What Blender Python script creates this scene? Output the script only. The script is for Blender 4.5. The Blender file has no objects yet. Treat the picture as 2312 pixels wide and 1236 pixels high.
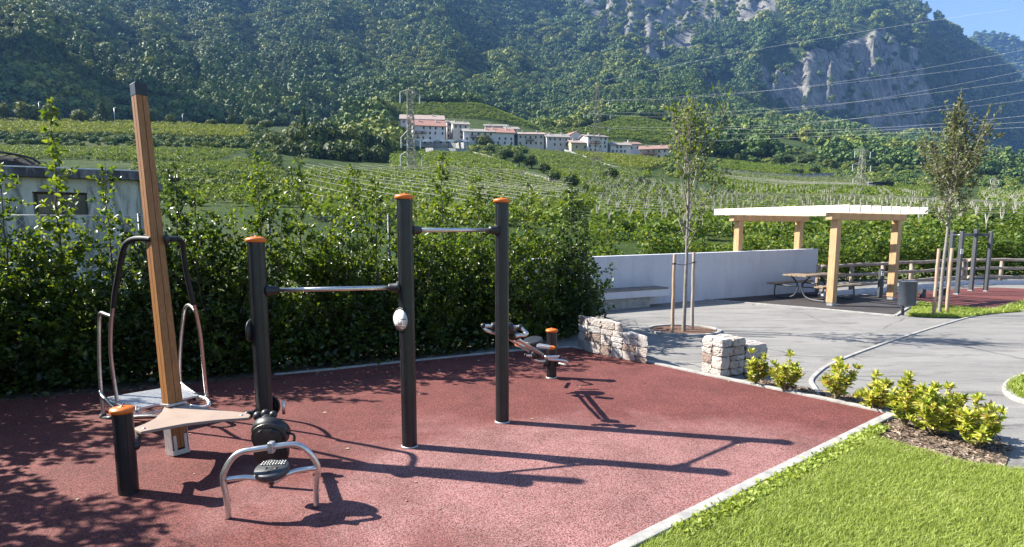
import bpy, math, random
import numpy as np
from mathutils import Vector, Matrix

# ------------------------------------------------------------------ camera, sky, sun, exposure
scene = bpy.context.scene
col = scene.collection
R = math.radians
H = 1.8                              # eye height
FPX, CX, CY = 1370.0, 1156.0, 689.0  # lens of the photograph, in its own pixels
PITCH = math.atan(170 / FPX)
SUN = Vector((-1.168, 0.268, 1.0)).normalized()

cam_d = bpy.data.cameras.new('camera')
cam = bpy.data.objects.new('camera', cam_d)
col.objects.link(cam)
cam.location = (0, 0, H)
cam.rotation_euler = (math.pi / 2 - PITCH, 0, 0)
cam_d.sensor_width = 36
cam_d.lens = FPX / 2312 * 36
cam_d.shift_y = (CY - 618) / 2312
cam_d.clip_start = 0.05
cam_d.clip_end = 20000
scene.camera = cam

world = bpy.data.worlds.new('World')
scene.world = world
world.use_nodes = True
wn = world.node_tree.nodes
sky = wn.new('ShaderNodeTexSky')
sky.sky_type = 'NISHITA'
sky.sun_disc = False
sky.sun_elevation = math.asin(SUN.z)
sky.sun_rotation = math.atan2(SUN.x, SUN.y)
sky.altitude = 200
sky.air_density = 1.0
sky.dust_density = 0.3
sky.ozone_density = 1.5
wn['Background'].inputs['Strength'].default_value = 0.068
world.node_tree.links.new(sky.outputs['Color'], wn['Background'].inputs['Color'])

sun_d = bpy.data.lights.new('sun', 'SUN')
sun_d.energy = 5.0
sun_d.angle = R(0.53)
sun_d.color = (1.0, 0.94, 0.84)
sun = bpy.data.objects.new('sun', sun_d)
col.objects.link(sun)
sun.rotation_euler = (-SUN).to_track_quat('-Z', 'Y').to_euler()

scene.view_settings.view_transform = 'Standard'
scene.view_settings.look = 'None'
scene.view_settings.exposure = 1.68
scene.view_settings.gamma = 1
scene.cycles.max_bounces = 6
scene.cycles.diffuse_bounces = 3
scene.cycles.transmission_bounces = 4
scene.cycles.volume_bounces = 0
scene.cycles.caustics_reflective = False
scene.cycles.caustics_refractive = False

random.seed(7)
RNG = np.random.default_rng(11)

# ------------------------------------------------------------------ surveying: sight lines to world points
def ray(px, py):
    x = (px - CX) / FPX
    y = (CY - py) / FPX
    return Vector((x, math.cos(PITCH) + y * math.sin(PITCH), -math.sin(PITCH) + y * math.cos(PITCH)))

def G(px, py, z=0.0):
    d = ray(px, py)
    return Vector((0, 0, H)) + d * ((z - H) / d.z)

def W(px, py, Y):
    d = ray(px, py)
    return Vector((0, 0, H)) + d * (Y / d.y)

S1 = H / 1.65
def P(px, py, y):
    return W(px, py, y * S1)

def proj(X, Y, Z):
    cp, sp = math.cos(PITCH), math.sin(PITCH)
    dep = Y * cp - (Z - H) * sp
    up = Y * sp + (Z - H) * cp
    return CX + FPX * X / dep, CY - FPX * up / dep

# ------------------------------------------------------------------ object bookkeeping
ORG = {}
def tag(o, label=None, cat=None, group=None, kind=None):
    if label: o['label'] = label
    if cat: o['category'] = cat
    if group: o['group'] = group
    if kind: o['kind'] = kind
    return o

def thing(name, loc, label, cat, group=None):
    o = bpy.data.objects.new(name, None)
    o.empty_display_size = 0.2
    col.objects.link(o)
    o.location = loc
    ORG[o.name] = Vector(loc)
    return tag(o, label, cat, group)

def link(name, me, parent=None):
    o = bpy.data.objects.new(name, me)
    col.objects.link(o)
    if parent is not None:
        o.parent = parent
        ORG[o.name] = ORG.get(parent.name, Vector((0, 0, 0)))
    return o

def copy_tree(o, parent=None):
    c = o.copy()
    col.objects.link(c)
    if parent is not None:
        c.parent = parent
    for ch in o.children:
        copy_tree(ch, c)
    return c

def np_mesh(name, V, F, mat, parent=None, smooth=False, local=False):
    """fast mesh from arrays; F is (n,3) or (n,4)"""
    V = np.asarray(V, dtype=np.float32).reshape(-1, 3)
    F = np.asarray(F, dtype=np.int32)
    if parent is not None and not local:
        V = V - np.array(ORG[parent.name], dtype=np.float32)
    me = bpy.data.meshes.new(name)
    k = F.shape[1]
    me.vertices.add(len(V))
    me.vertices.foreach_set('co', V.ravel())
    me.loops.add(F.size)
    me.loops.foreach_set('vertex_index', F.ravel())
    me.polygons.add(len(F))
    me.polygons.foreach_set('loop_start', np.arange(0, F.size, k, dtype=np.int32))
    try:
        me.polygons.foreach_set('loop_total', np.full(len(F), k, dtype=np.int32))
    except Exception:
        pass
    if smooth:
        me.polygons.foreach_set('use_smooth', np.ones(len(F), dtype=bool))
    me.update(calc_edges=True)
    me.validate()
    if mat: me.materials.append(mat)
    return link(name, me, parent)

class MB:
    def __init__(s):
        s.v = []; s.f = []; s.s = []
    def add(s, vs, fs, smooth=False):
        b = len(s.v)
        s.v += [tuple(v) for v in vs]
        s.f += [[i + b for i in f] for f in fs]
        s.s += [smooth] * len(fs)
    def box(s, c, size, M=None):
        c = Vector(c); hx, hy, hz = [q / 2 for q in size]
        vs = [Vector((x, y, z)) for z in (-hz, hz) for y in (-hy, hy) for x in (-hx, hx)]
        if M is not None: vs = [M @ v for v in vs]
        s.add([v + c for v in vs], [(0, 2, 3, 1), (4, 5, 7, 6), (0, 1, 5, 4), (2, 6, 7, 3), (0, 4, 6, 2), (1, 3, 7, 5)])
    def bar(s, p0, p1, w, h, up=(0, 0, 1), w1=None, h1=None):
        p0, p1 = Vector(p0), Vector(p1)
        d = (p1 - p0).normalized(); up = Vector(up)
        if abs(d.dot(up)) > 0.99: up = Vector((0, 1, 0))
        x = d.cross(up).normalized(); y = x.cross(d).normalized()
        w1 = w if w1 is None else w1; h1 = h if h1 is None else h1
        vs = []
        for p, a, b in ((p0, w, h), (p1, w1, h1)):
            for i, j in ((-1, -1), (1, -1), (1, 1), (-1, 1)):
                vs.append(p + x * (i * a / 2) + y * (j * b / 2))
        s.add(vs, [(3, 2, 1, 0), (4, 5, 6, 7), (0, 1, 5, 4), (1, 2, 6, 5), (2, 3, 7, 6), (3, 0, 4, 7)])
    def tube(s, path, r, n=12, caps=True, smooth=True):
        path = [Vector(p) for p in path]
        m = len(path)
        rs = [r] * m if not hasattr(r, '__len__') else r
        t0 = (path[1] - path[0]).normalized()
        ref = Vector((0, 0, 1)) if abs(t0.z) < 0.9 else Vector((1, 0, 0))
        x = t0.cross(ref).normalized()
        vs = []
        for i, p in enumerate(path):
            t = (path[min(i + 1, m - 1)] - path[max(i - 1, 0)]).normalized()
            x = (x - t * x.dot(t)).normalized()
            y = t.cross(x)
            for k in range(n):
                a = 2 * math.pi * k / n
                vs.append(p + (x * math.cos(a) + y * math.sin(a)) * rs[i])
        fs = []
        for i in range(m - 1):
            for k in range(n):
                k2 = (k + 1) % n
                fs.append((i * n + k, i * n + k2, (i + 1) * n + k2, (i + 1) * n + k))
        s.add(vs, fs, smooth)
        if caps:
            b = len(s.v) - m * n
            s.f += [[b + k for k in range(n - 1, -1, -1)], [b + (m - 1) * n + k for k in range(n)]]
            s.s += [False, False]
    def lathe(s, prof, o, n=32, M=None, smooth=True):
        o = Vector(o); vs = []
        for r, z in prof:
            for k in range(n):
                a = 2 * math.pi * k / n
                v = Vector((r * math.cos(a), r * math.sin(a), z))
                vs.append((M @ v if M is not None else v) + o)
        m = len(prof); fs = []
        for i in range(m - 1):
            for k in range(n):
                k2 = (k + 1) % n
                fs.append((i * n + k, i * n + k2, (i + 1) * n + k2, (i + 1) * n + k))
        s.add(vs, fs, smooth)
        b = len(s.v) - m * n
        if prof[0][0] > 1e-5: s.f.append([b + k for k in range(n - 1, -1, -1)]); s.s.append(False)
        if prof[-1][0] > 1e-5: s.f.append([b + (m - 1) * n + k for k in range(n)]); s.s.append(False)
    def ball(s, c, r, n=14, sq=(1, 1, 1), M=None):
        prof = [(max(1e-6, r * math.sin(math.pi * i / 8)), -r * math.cos(math.pi * i / 8)) for i in range(9)]
        b = len(s.v)
        s.lathe(prof, (0, 0, 0), n)
        for i in range(b, len(s.v)):
            v = Vector(s.v[i]); v = Vector((v.x * sq[0], v.y * sq[1], v.z * sq[2]))
            if M is not None: v = M @ v
            s.v[i] = tuple(v + Vector(c))
    def prism(s, poly, z0, z1, M=None, o=(0, 0, 0)):
        n = len(poly); o = Vector(o)
        area = sum(poly[i][0] * poly[(i + 1) % n][1] - poly[(i + 1) % n][0] * poly[i][1] for i in range(n))
        if area < 0: poly = poly[::-1]
        vs = [Vector((p[0], p[1], z0)) for p in poly] + [Vector((p[0], p[1], z1)) for p in poly]
        if M is not None: vs = [M @ v for v in vs]
        fs = [list(range(n - 1, -1, -1)), list(range(n, 2 * n))]
        fs += [(i, (i + 1) % n, n + (i + 1) % n, n + i) for i in range(n)]
        s.add([v + o for v in vs], fs)
    def build(s, name, mat, parent=None, bevel=0.0):
        off = ORG.get(parent.name, Vector((0, 0, 0))) if parent is not None else Vector((0, 0, 0))
        me = bpy.data.meshes.new(name)
        me.from_pydata([tuple(Vector(v) - off) for v in s.v], [], s.f)
        me.polygons.foreach_set('use_smooth', np.array(s.s, dtype=bool))
        me.update()
        if mat: me.materials.append(mat)
        o = link(name, me, parent)
        if bevel:
            b = o.modifiers.new('bevel', 'BEVEL')
            b.width = bevel; b.segments = 2; b.limit_method = 'ANGLE'; b.angle_limit = R(40)
        return o

def smooth_path(pts, k=6):
    pts = [Vector(p) for p in pts]
    out = []
    n = len(pts)
    for i in range(n - 1):
        p0, p1, p2, p3 = pts[max(i - 1, 0)], pts[i], pts[i + 1], pts[min(i + 2, n - 1)]
        for j in range(k):
            t = j / k
            out.append(0.5 * ((2 * p1) + (p2 - p0) * t + (2 * p0 - 5 * p1 + 4 * p2 - p3) * t * t + (3 * p1 - p0 - 3 * p2 + p3) * t ** 3))
    out.append(pts[-1])
    return out

def frame(z, xref=(1, 0, 0)):
    z = Vector(z).normalized(); x = Vector(xref)
    x = (x - z * x.dot(z)).normalized()
    y = z.cross(x)
    return Matrix((x, y, z)).transposed()

# ------------------------------------------------------------------ numpy noise
def _hash(ix, iy, seed):
    h = (ix.astype(np.int64) * 374761393 + iy.astype(np.int64) * 668265263 + seed * 974711) & 0x7fffffff
    h = ((h ^ (h >> 13)) * 1274126177) & 0x7fffffff
    return ((h ^ (h >> 16)) & 0xffff) / 65535.0

def vnoise(x, y, seed=0):
    x = np.asarray(x, dtype=float); y = np.asarray(y, dtype=float)
    ix, iy = np.floor(x), np.floor(y)
    fx, fy = x - ix, y - iy
    fx = fx * fx * (3 - 2 * fx); fy = fy * fy * (3 - 2 * fy)
    a = _hash(ix, iy, seed); b = _hash(ix + 1, iy, seed); c = _hash(ix, iy + 1, seed); d = _hash(ix + 1, iy + 1, seed)
    return (a * (1 - fx) + b * fx) * (1 - fy) + (c * (1 - fx) + d * fx) * fy

def fbm(x, y, seed=0, o=4):
    t = 0.0; amp = 0.5; tot = 0
    for i in range(o):
        t = t + amp * vnoise(x * 2 ** i, y * 2 ** i, seed + i * 17); tot += amp; amp *= 0.5
    return t / tot * 2 - 1

def inpoly(px, py, poly):
    px = np.asarray(px, dtype=float); py = np.asarray(py, dtype=float)
    r = np.zeros(px.shape, bool)
    n = len(poly)
    for i in range(n):
        x0, y0 = poly[i][:2]; x1, y1 = poly[(i + 1) % n][:2]
        c = ((y0 > py) != (y1 > py)) & (px < (x1 - x0) * (py - y0) / ((y1 - y0) if y1 != y0 else 1e-9) + x0)
        r ^= c
    return r

# ------------------------------------------------------------------ materials
class NT:
    def __init__(s, name):
        s.m = bpy.data.materials.new(name); s.m.use_nodes = True
        s.t = s.m.node_tree; s.n = s.t.nodes
        s.b = s.n['Principled BSDF']; s.out = s.n['Material Output']
    def new(s, t, **kw):
        n = s.n.new(t)
        for k, v in kw.items():
            if k in n.inputs.keys(): n.inputs[k].default_value = v
            else: setattr(n, k, v)
        return n
    def l(s, a, b): s.t.links.new(a, b)
    def ramp(s, fac, stops):
        r = s.n.new('ShaderNodeValToRGB')
        e = r.color_ramp.elements
        while len(e) < len(stops): e.new(0.5)
        for i, (p, c) in enumerate(stops):
            e[i].position = p; e[i].color = (c[0], c[1], c[2], 1) if hasattr(c, '__len__') else (c, c, c, 1)
        s.l(fac, r.inputs['Fac'])
        return r.outputs['Color']
    def mix(s, fac, a, b, mode='MIX'):
        m = s.n.new('ShaderNodeMix'); m.data_type = 'RGBA'; m.blend_type = mode
        for v, i in ((fac, 0), (a, 6), (b, 7)):
            if hasattr(v, 'is_output'): s.l(v, m.inputs[i])
            elif hasattr(v, '__len__'): m.inputs[i].default_value = (v[0], v[1], v[2], 1)
            else: m.inputs[i].default_value = v
        return m.outputs[2]
    def noise(s, vec, scale, detail=4, rough=0.6, dist=0.0):
        n = s.n.new('ShaderNodeTexNoise')
        n.inputs['Scale'].default_value = scale; n.inputs['Detail'].default_value = detail
        n.inputs['Roughness'].default_value = rough; n.inputs['Distortion'].default_value = dist
        if vec is not None: s.l(vec, n.inputs['Vector'])
        return n.outputs['Fac']
    def coord(s, scale=None):
        c = s.n.new('ShaderNodeTexCoord').outputs['Object']
        if scale:
            m = s.n.new('ShaderNodeMapping'); m.inputs['Scale'].default_value = scale
            s.l(c, m.inputs['Vector']); c = m.outputs['Vector']
        return c
    def bump(s, h, strength=0.3, dist=0.01):
        b = s.n.new('ShaderNodeBump')
        b.inputs['Strength'].default_value = strength; b.inputs['Distance'].default_value = dist
        s.l(h, b.inputs['Height']); s.l(b.outputs['Normal'], s.b.inputs['Normal'])
    def base(s, c):
        if hasattr(c, 'is_output'): s.l(c, s.b.inputs['Base Color'])
        else: s.b.inputs['Base Color'].default_value = (c[0], c[1], c[2], 1)
    def set(s, rough=0.6, metal=0.0, spec=0.5):
        s.b.inputs['Roughness'].default_value = rough
        s.b.inputs['Metallic'].default_value = metal
        s.b.inputs['Specular IOR Level'].default_value = spec

def pm(name, c1, c2=None, scale=6, rough=0.6, metal=0.0, spec=0.4, bump=0.0, bscale=60, stretch=None, bdist=0.005, detail=5, rvar=0.0):
    t = NT(name); t.set(rough, metal, spec)
    v = t.coord(stretch)
    if c2 is not None:
        t.base(t.ramp(t.noise(v, scale, detail, 0.65), [(0.3, c1), (0.7, c2)]))
    else: t.base(c1)
    if bump: t.bump(t.noise(v, bscale, 4, 0.6), bump, bdist)
    if rvar:
        r = t.n.new('ShaderNodeMapRange')
        t.l(t.noise(v, scale * 2, 4), r.inputs['Value'])
        r.inputs['To Min'].default_value = rough - rvar; r.inputs['To Max'].default_value = rough + rvar
        t.l(r.outputs['Result'], t.b.inputs['Roughness'])
    return t.m

def leafmat(name, stops, trans=0.4, rough=0.45, spec=0.35, tcol=None, inst=False, nscale=0.0):
    """leaf: reflecting and letting light through; colour varies leaf by leaf"""
    t = NT(name); t.set(rough, 0, spec)
    if inst:
        fac = t.new('ShaderNodeObjectInfo').outputs['Random']
        g = t.new('ShaderNodeNewGeometry').outputs['Random Per Island']
        fac = t.mix(0.45, fac, g)
    else:
        fac = t.new('ShaderNodeNewGeometry').outputs['Random Per Island']
    if nscale:
        fac = t.mix(0.5, fac, t.noise(t.coord(), nscale, 3))
    c = t.ramp(fac, stops)
    t.base(c)
    if trans:
        tr = t.new('ShaderNodeBsdfTranslucent')
        t.l(t.mix(1.0, c, tcol or (1.5, 1.5, 0.6), 'MULTIPLY'), tr.inputs['Color'])
        m = t.new('ShaderNodeMixShader'); m.inputs['Fac'].default_value = trans
        t.l(t.b.outputs['BSDF'], m.inputs[1]); t.l(tr.outputs['BSDF'], m.inputs[2])
        t.l(m.outputs['Shader'], t.out.inputs['Surface'])
    return t.m
# ------------------------------------------------------------------ terrain: valley floor, vineyard slope, mountain
# survey columns: for each bearing, (sight height in the photograph, distance in metres), near to far
COLS = [
 (-900, [(430, 45), (350, 75), (315, 85), (285, 110), (270, 195), (-250, 285), (-900, 360), (-1500, 455)]),  # unseen spur past the left edge, not surveyed: raised to shade the lower slope
 (-420, [(430, 60), (340, 115), (308, 130), (276, 175), (274, 230), (110, 380), (-60, 580), (-250, 840)]),
 (0,    [(430, 70), (335, 150), (305, 163), (271, 225), (269, 290), (130, 480), (0, 720), (-130, 1000)]),
 (300,  [(430, 75), (338, 155), (308, 170), (278, 235), (277, 340), (130, 580), (0, 840), (-130, 1150)]),
 (560,  [(430, 80), (345, 160), (315, 178), (287, 240), (286, 380), (130, 680), (0, 960), (-130, 1300)]),
 (800,  [(430, 88), (372, 165), (345, 215), (290, 320), (288, 470), (130, 780), (0, 1080), (-130, 1450)]),
 (880,  [(430, 90), (374, 165), (338, 265), (236, 395), (233, 500), (125, 820), (0, 1150), (-130, 1550)]),
 (990,  [(432, 90), (372, 165), (335, 296), (236, 400), (234, 560), (120, 900), (0, 1280), (-130, 1650)]),
 (1085, [(440, 90), (370, 180), (335, 300), (240, 400), (239, 600), (120, 980), (0, 1400), (-130, 1750)]),
 (1230, [(450, 90), (380, 190), (340, 300), (300, 352), (298, 600), (140, 1060), (30, 1480), (-130, 1850)]),
 (1330, [(455, 88), (385, 195), (347, 305), (286, 410), (283, 600), (145, 1080), (35, 1500), (-130, 1850)]),
 (1420, [(460, 85), (390, 200), (352, 305), (266, 450), (258, 640), (150, 1120), (40, 1500), (-130, 1850)]),
 (1600, [(480, 72), (405, 200), (365, 320), (305, 460), (290, 640), (190, 1160), (60, 1520), (-100, 1900)]),
 (1800, [(492, 66), (422, 210), (375, 330), (318, 490), (290, 760), (255, 1180), (110, 1330), (-60, 1850)]),
 (1980, [(497, 64), (430, 220), (385, 340), (345, 500), (318, 800), (300, 1250), (92, 1400), (4, 1750)]),
 (2085, [(499, 62), (436, 225), (392, 350), (358, 520), (335, 850), (318, 1330), (118, 1520), (48, 1760)]),
 (2145, [(499, 62), (438, 226), (396, 352), (364, 525), (345, 900), (330, 1420), (150, 1720), (88, 1900)]),
 (2210, [(500, 62), (440, 228), (402, 355), (372, 535), (358, 950), (348, 1520), (200, 1900), (136, 2040)]),
 (2312, [(501, 62), (442, 230), (410, 360), (384, 545), (378, 1000), (372, 1650), (265, 2150), (205, 2300)]),
 (2480, [(502, 62), (445, 232), (420, 365), (405, 560), (402, 1100), (398, 1800), (340, 2300), (310, 2450)]),
 (3300, [(506, 62), (470, 235), (455, 370), (445, 560), (442, 1100), (438, 1800), (425, 2300), (420, 2450)]),
]
_ca = np.array([(px - CX) / 1400.0 for px, _ in COLS])
NL = 10
_LY = np.zeros((NL, len(COLS))); _LZ = np.zeros((NL, len(COLS)))
for i, (px, kn) in enumerate(COLS):
    _LY[0, i], _LZ[0, i] = 24.0, -0.6
    _LY[1, i], _LZ[1, i] = 31.0, -0.05
    for k, (py, Y) in enumerate(kn):
        _LY[k + 2, i] = Y
        _LZ[k + 2, i] = W(CX, py, Y).z
AG = np.linspace(-1.5, 1.55, 1221)
def _sm(row):
    v = np.interp(AG, _ca, row)
    k = np.hanning(23); k /= k.sum()
    return np.convolve(np.pad(v, 11, 'edge'), k, 'valid')
LY = np.array([_sm(r) for r in _LY]); LZ = np.array([_sm(r) for r in _LZ])

ROCK = [
 [(1690, 175), (1760, 150), (1850, 120), (1930, 88), (2010, 62), (2075, 110), (2100, 200), (2095, 300), (2000, 305), (1900, 250), (1800, 245), (1720, 215)],
 [(1555, -60), (1790, -60), (1755, 30), (1700, 62), (1640, 55), (1590, 75)],
 [(1230, -60), (1560, -60), (1580, 90), (1500, 120), (1470, 140), (1400, 110), (1330, 60)],
 [(1690, 165), (1800, 150), (1830, 230), (1780, 240), (1720, 215)],
]
def tlevel(X, Y):
    """continuous survey level at a world point"""
    a = X / Y
    ai = np.clip((a - AG[0]) / (AG[1] - AG[0]), 0, len(AG) - 1.001)
    i0 = ai.astype(int); f = ai - i0
    Ys = LY[:, i0] * (1 - f) + LY[:, i0 + 1] * f
    Zs = LZ[:, i0] * (1 - f) + LZ[:, i0 + 1] * f
    t = np.zeros(Y.shape); z = np.full(Y.shape, -0.6)
    for k in range(NL - 1):
        m = (Y >= Ys[k])
        if k < NL - 2: m &= (Y < Ys[k + 1])
        u = np.clip((Y - Ys[k]) / (Ys[k + 1] - Ys[k]), 0, 1.3)
        t = np.where(m, k + u, t); z = np.where(m, Zs[k] * (1 - u) + Zs[k + 1] * u, z)
    return t, z

def tinfo(X, Y):
    X = np.asarray(X, dtype=float); Y = np.asarray(Y, dtype=float)
    t, z = tlevel(X, Y)
    px, py = proj(X, Y, z)
    mtn = np.clip((t - 6.0) / 0.7, 0, 1)
    rk = np.zeros(X.shape); sf = np.zeros(X.shape)
    w1 = 16 * fbm(px / 26, py / 22, 5, 3); w2 = 16 * fbm(px / 22, py / 26, 6, 3)
    for poly in ROCK:
        rk = np.maximum(rk, inpoly(px + w1, py + w2, poly).astype(float))
        sf = np.maximum(sf, sum(inpoly(px + w1 * .5 + dx, py + w2 * .5 + dy, poly).astype(float) for dx, dy in ((-22, 0), (22, 0), (0, -20), (0, 20), (-11, -10), (11, 10), (11, -10), (-11, 10), (0, 0))) / 9)
    sf = sf * mtn
    rk = rk * mtn * (fbm(px / 30, py / 60, 9, 3) > -0.42)
    # spurs and gullies running down the slope, lumps of ground
    soft = 1 - 0.8 * sf
    g = np.abs(fbm(X / Y * 9 + 0.25 * fbm(Y / 260, X / 400, 21, 2), Y / 900, 31, 4))
    z = z + soft * mtn * (62 * (g - 0.22) * np.clip(Y / 900, 0.4, 1.3) * np.clip((9.2 - t) / 1.0, 0.15, 1) + 16 * fbm(X / 110, Y / 110, 41, 4))
    # cliffs: upright ribs and ledges
    rib = np.abs(fbm(px / 26.0, py / 300.0, 51, 4)); rib2 = np.abs(fbm(px / 9.0, py / 40.0, 61, 3))
    z = z + sf * (15 * (rib - 0.2) + 10 * (rib2 - 0.2))
    tooth = px / 62.0 + 0.9 * fbm(px / 70.0, py / 90.0, 88, 3) + 0.0035 * py
    saw = tooth - np.floor(tooth)
    z = z + sf * sf * 26 * ((1 - saw) * np.clip(saw / 0.16, 0, 1) - 0.4) * np.clip((9.3 - t) / 1.0, 0.2, 1)
    low = np.clip((t - 1.5), 0, 1) * (1 - mtn)
    z = z + low * 0.5 * fbm(X / 14, Y / 14, 71, 3)
    return z, t, rk, px, py

_TA = np.linspace(-1.3, 1.35, 640)
def tz(X, Y):
    return tinfo(np.atleast_1d(X), np.atleast_1d(Y))[0]

_yy = np.exp(np.linspace(math.log(28), math.log(2300), 500))
def on_hill(px, py, tmax=9.0):
    """where the sight line through a picture point meets the terrain"""
    d = ray(px, py)
    X = d.x / d.y * _yy; Z = H + d.z / d.y * _yy
    z = tz(X, _yy)
    hit = np.where(z >= Z)[0]
    i = hit[0] if len(hit) else 250
    return Vector((X[i], _yy[i], float(z[i])))

def build_hills():
    sub = [4, 16, 16, 12, 14, 6, 60, 90, 70]
    rows = []
    for k in range(NL - 1):
        for j in range(sub[k]):
            u = j / sub[k]
            rows.append(LY[k] * (1 - u) + LY[k + 1] * u)
    rows.append(LY[-1])
    sel = np.arange(0, len(AG) - 130, 2)
    Y = np.array(rows)[:, sel]; A = np.repeat(AG[sel][None, :], Y.shape[0], 0)
    X = A * Y
    z, t, rk, px, py = tinfo(X, Y)
    # a back slope behind the crest
    Yb = Y[-1:] * 1.25; Xb = A[-1:] * Yb; zb = z[-1:] * 0.6
    X = np.vstack([X, Xb]); Y2 = np.vstack([Y, Yb]); Z = np.vstack([z, zb]); rk2 = np.vstack([rk, rk[-1:] * 0]); t2 = np.vstack([t, t[-1:]])
    nr, nc = X.shape
    V = np.stack([X, Y2, Z], -1).reshape(-1, 3)
    i = np.arange(nr - 1)[:, None] * nc + np.arange(nc - 1)[None, :]
    F = np.stack([i, i + 1, i + nc + 1, i + nc], -1).reshape(-1, 4)
    o = np_mesh('hills', V, F, M_hill(), smooth=True)
    at = o.data.attributes.new('rock', 'FLOAT', 'POINT'); at.data.foreach_set('value', rk2.ravel().astype(np.float32))
    at = o.data.attributes.new('level', 'FLOAT', 'POINT'); at.data.foreach_set('value', t2.ravel().astype(np.float32))
    tag(o, kind='structure')
    return o

def M_hill():
    t = NT('hillside'); t.set(0.9, 0, 0.1)
    v = t.coord()
    g = t.ramp(t.noise(v, 0.09, 6, 0.7), [(0.3, (0.022, 0.042, 0.010)), (0.5, (0.045, 0.075, 0.018)), (0.72, (0.085, 0.090, 0.035))])
    f = t.ramp(t.noise(v, 0.06, 5, 0.7), [(0.3, (0.018, 0.035, 0.01)), (0.7, (0.05, 0.07, 0.022))])
    rv = t.coord((0.09, 0.09, 0.016))
    r = t.ramp(t.noise(rv, 1.2, 8, 0.75, 0.6), [(0.25, (0.05, 0.052, 0.042)), (0.42, (0.10, 0.10, 0.082)), (0.54, (0.20, 0.19, 0.165)), (0.63, (0.29, 0.275, 0.24)), (0.72, (0.065, 0.07, 0.048))])
    lv = t.new('ShaderNodeAttribute'); lv.attribute_name = 'level'
    mr = t.new('ShaderNodeMapRange'); t.l(lv.outputs['Fac'], mr.inputs['Value'])
    mr.inputs['From Min'].default_value = 5.3; mr.inputs['From Max'].default_value = 6.0
    rk = t.new('ShaderNodeAttribute'); rk.attribute_name = 'rock'
    c = t.mix(mr.outputs['Result'], g, f)
    c = t.mix(rk.outputs['Fac'], c, r)
    t.base(c)
    t.bump(t.noise(v, 0.35, 8, 0.75), 0.6, 2.0)
    return t.m

hills = build_hills()

def far_mountain():
    """the next mountain down the valley, behind the right shoulder"""
    pts = [(1900, 330), (2080, 230), (2150, 120), (2205, 74), (2260, 80), (2312, 92), (2420, 118), (2560, 190), (2800, 300)]
    xs = np.linspace(1900, 2800, 150)
    top = np.interp(xs, [p[0] for p in pts], [p[1] for p in pts])
    V = []; n = 60
    for j in range(n + 1):
        u = j / n
        for x, ty in zip(xs, top):
            py = 440 + (ty - 440) * u
            Y = 2450 + 650 * u
            w = W(x, py, Y)
            V.append((w.x, w.y, w.z))
    V = np.array(V).reshape(n + 1, len(xs), 3)
    V[..., 2] += 40 * fbm(V[..., 0] / 160, V[..., 1] / 160, 83, 5) * np.linspace(1, 0.25, n + 1)[:, None]
    B = V[-1].copy(); B[:, 1] += 700; B[:, 2] *= 0.5
    V = np.vstack([V.reshape(-1, 3), B])
    nc = len(xs)
    i = np.arange(n + 1)[:, None] * nc + np.arange(nc - 1)[None, :]
    F = np.stack([i, i + 1, i + nc + 1, i + nc], -1).reshape(-1, 4)
    t = NT('far_slope'); t.set(0.9, 0, 0.1)
    v = t.coord()
    f = t.ramp(t.noise(v, 0.03, 9, 0.8), [(0.35, (0.012, 0.026, 0.008)), (0.55, (0.06, 0.085, 0.03)), (0.68, (0.09, 0.10, 0.05)), (0.74, (0.32, 0.28, 0.23))])
    t.base(f); t.bump(t.noise(v, 0.06, 8, 0.8), 1.0, 14.0)
    tag(np_mesh('mountain', V, F, t.m, smooth=True), kind='structure')
    return V[:nc * (n + 1)]
FARV = far_mountain()

# ------------------------------------------------------------------ ground sheet, paving, rubber surfaces, lawns
def sheet(name, poly, z, mat, kind='structure', thick=0.0):
    m = MB()
    vs = [Vector((p[0], p[1], z)) for p in poly]
    n = len(vs)
    area = sum(vs[i].x * vs[(i + 1) % n].y - vs[(i + 1) % n].x * vs[i].y for i in range(n))
    if area < 0: vs.reverse()
    m.add(vs, [list(range(n))])
    return tag(m.build(name, mat), kind=kind)

def M_rubber(name, c0, c1, c2, pale):
    t = NT(name); t.set(0.82, 0, 0.3)
    v = t.coord()
    vo = t.new('ShaderNodeTexVoronoi'); vo.inputs['Scale'].default_value = 190; t.l(v, vo.inputs['Vector'])
    sep = t.new('ShaderNodeSeparateColor'); t.l(vo.outputs['Color'], sep.inputs['Color'])
    n2 = t.noise(v, 75, 3, 0.7)
    gr = t.ramp(t.mix(0.45, sep.outputs['Red'], n2), [(0.2, c0), (0.48, c1), (0.78, c2)])
    gr_ = t.new('ShaderNodeTexGradient'); gr_.gradient_type = 'SPHERICAL'
    mp = t.new('ShaderNodeMapping'); mp.vector_type = 'TEXTURE'
    mp.inputs['Location'].default_value = (0.75, 4.3, 0); mp.inputs['Scale'].default_value = (3.4, 2.1, 8)
    t.l(v, mp.inputs['Vector']); t.l(mp.outputs['Vector'], gr_.inputs['Vector'])
    big = t.mix(0.52, gr_.outputs['Fac'], t.noise(v, 0.9, 5, 0.6, 0.6))
    worn = t.ramp(big, [(0.36, (0, 0, 0)), (0.52, (1, 1, 1))])
    dust = t.mix(t.ramp(t.mix(0.5, sep.outputs['Green'], n2), [(0.4, 0.0), (0.62, 1.0)]), gr, pale)
    f = t.mix(1.0, worn, (0.75, 0.75, 0.75), 'MULTIPLY')
    c = t.mix(f, gr, dust)
    st = t.ramp(t.noise(v, 1.7, 6, 0.7), [(0.3, (0.70, 0.69, 0.68)), (0.6, (1.08, 1.08, 1.08))])
    t.base(t.mix(1.0, c, st, 'MULTIPLY'))
    t.bump(t.mix(0.5, vo.outputs['Distance'], n2), 0.55, 0.004)
    return t.m

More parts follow.
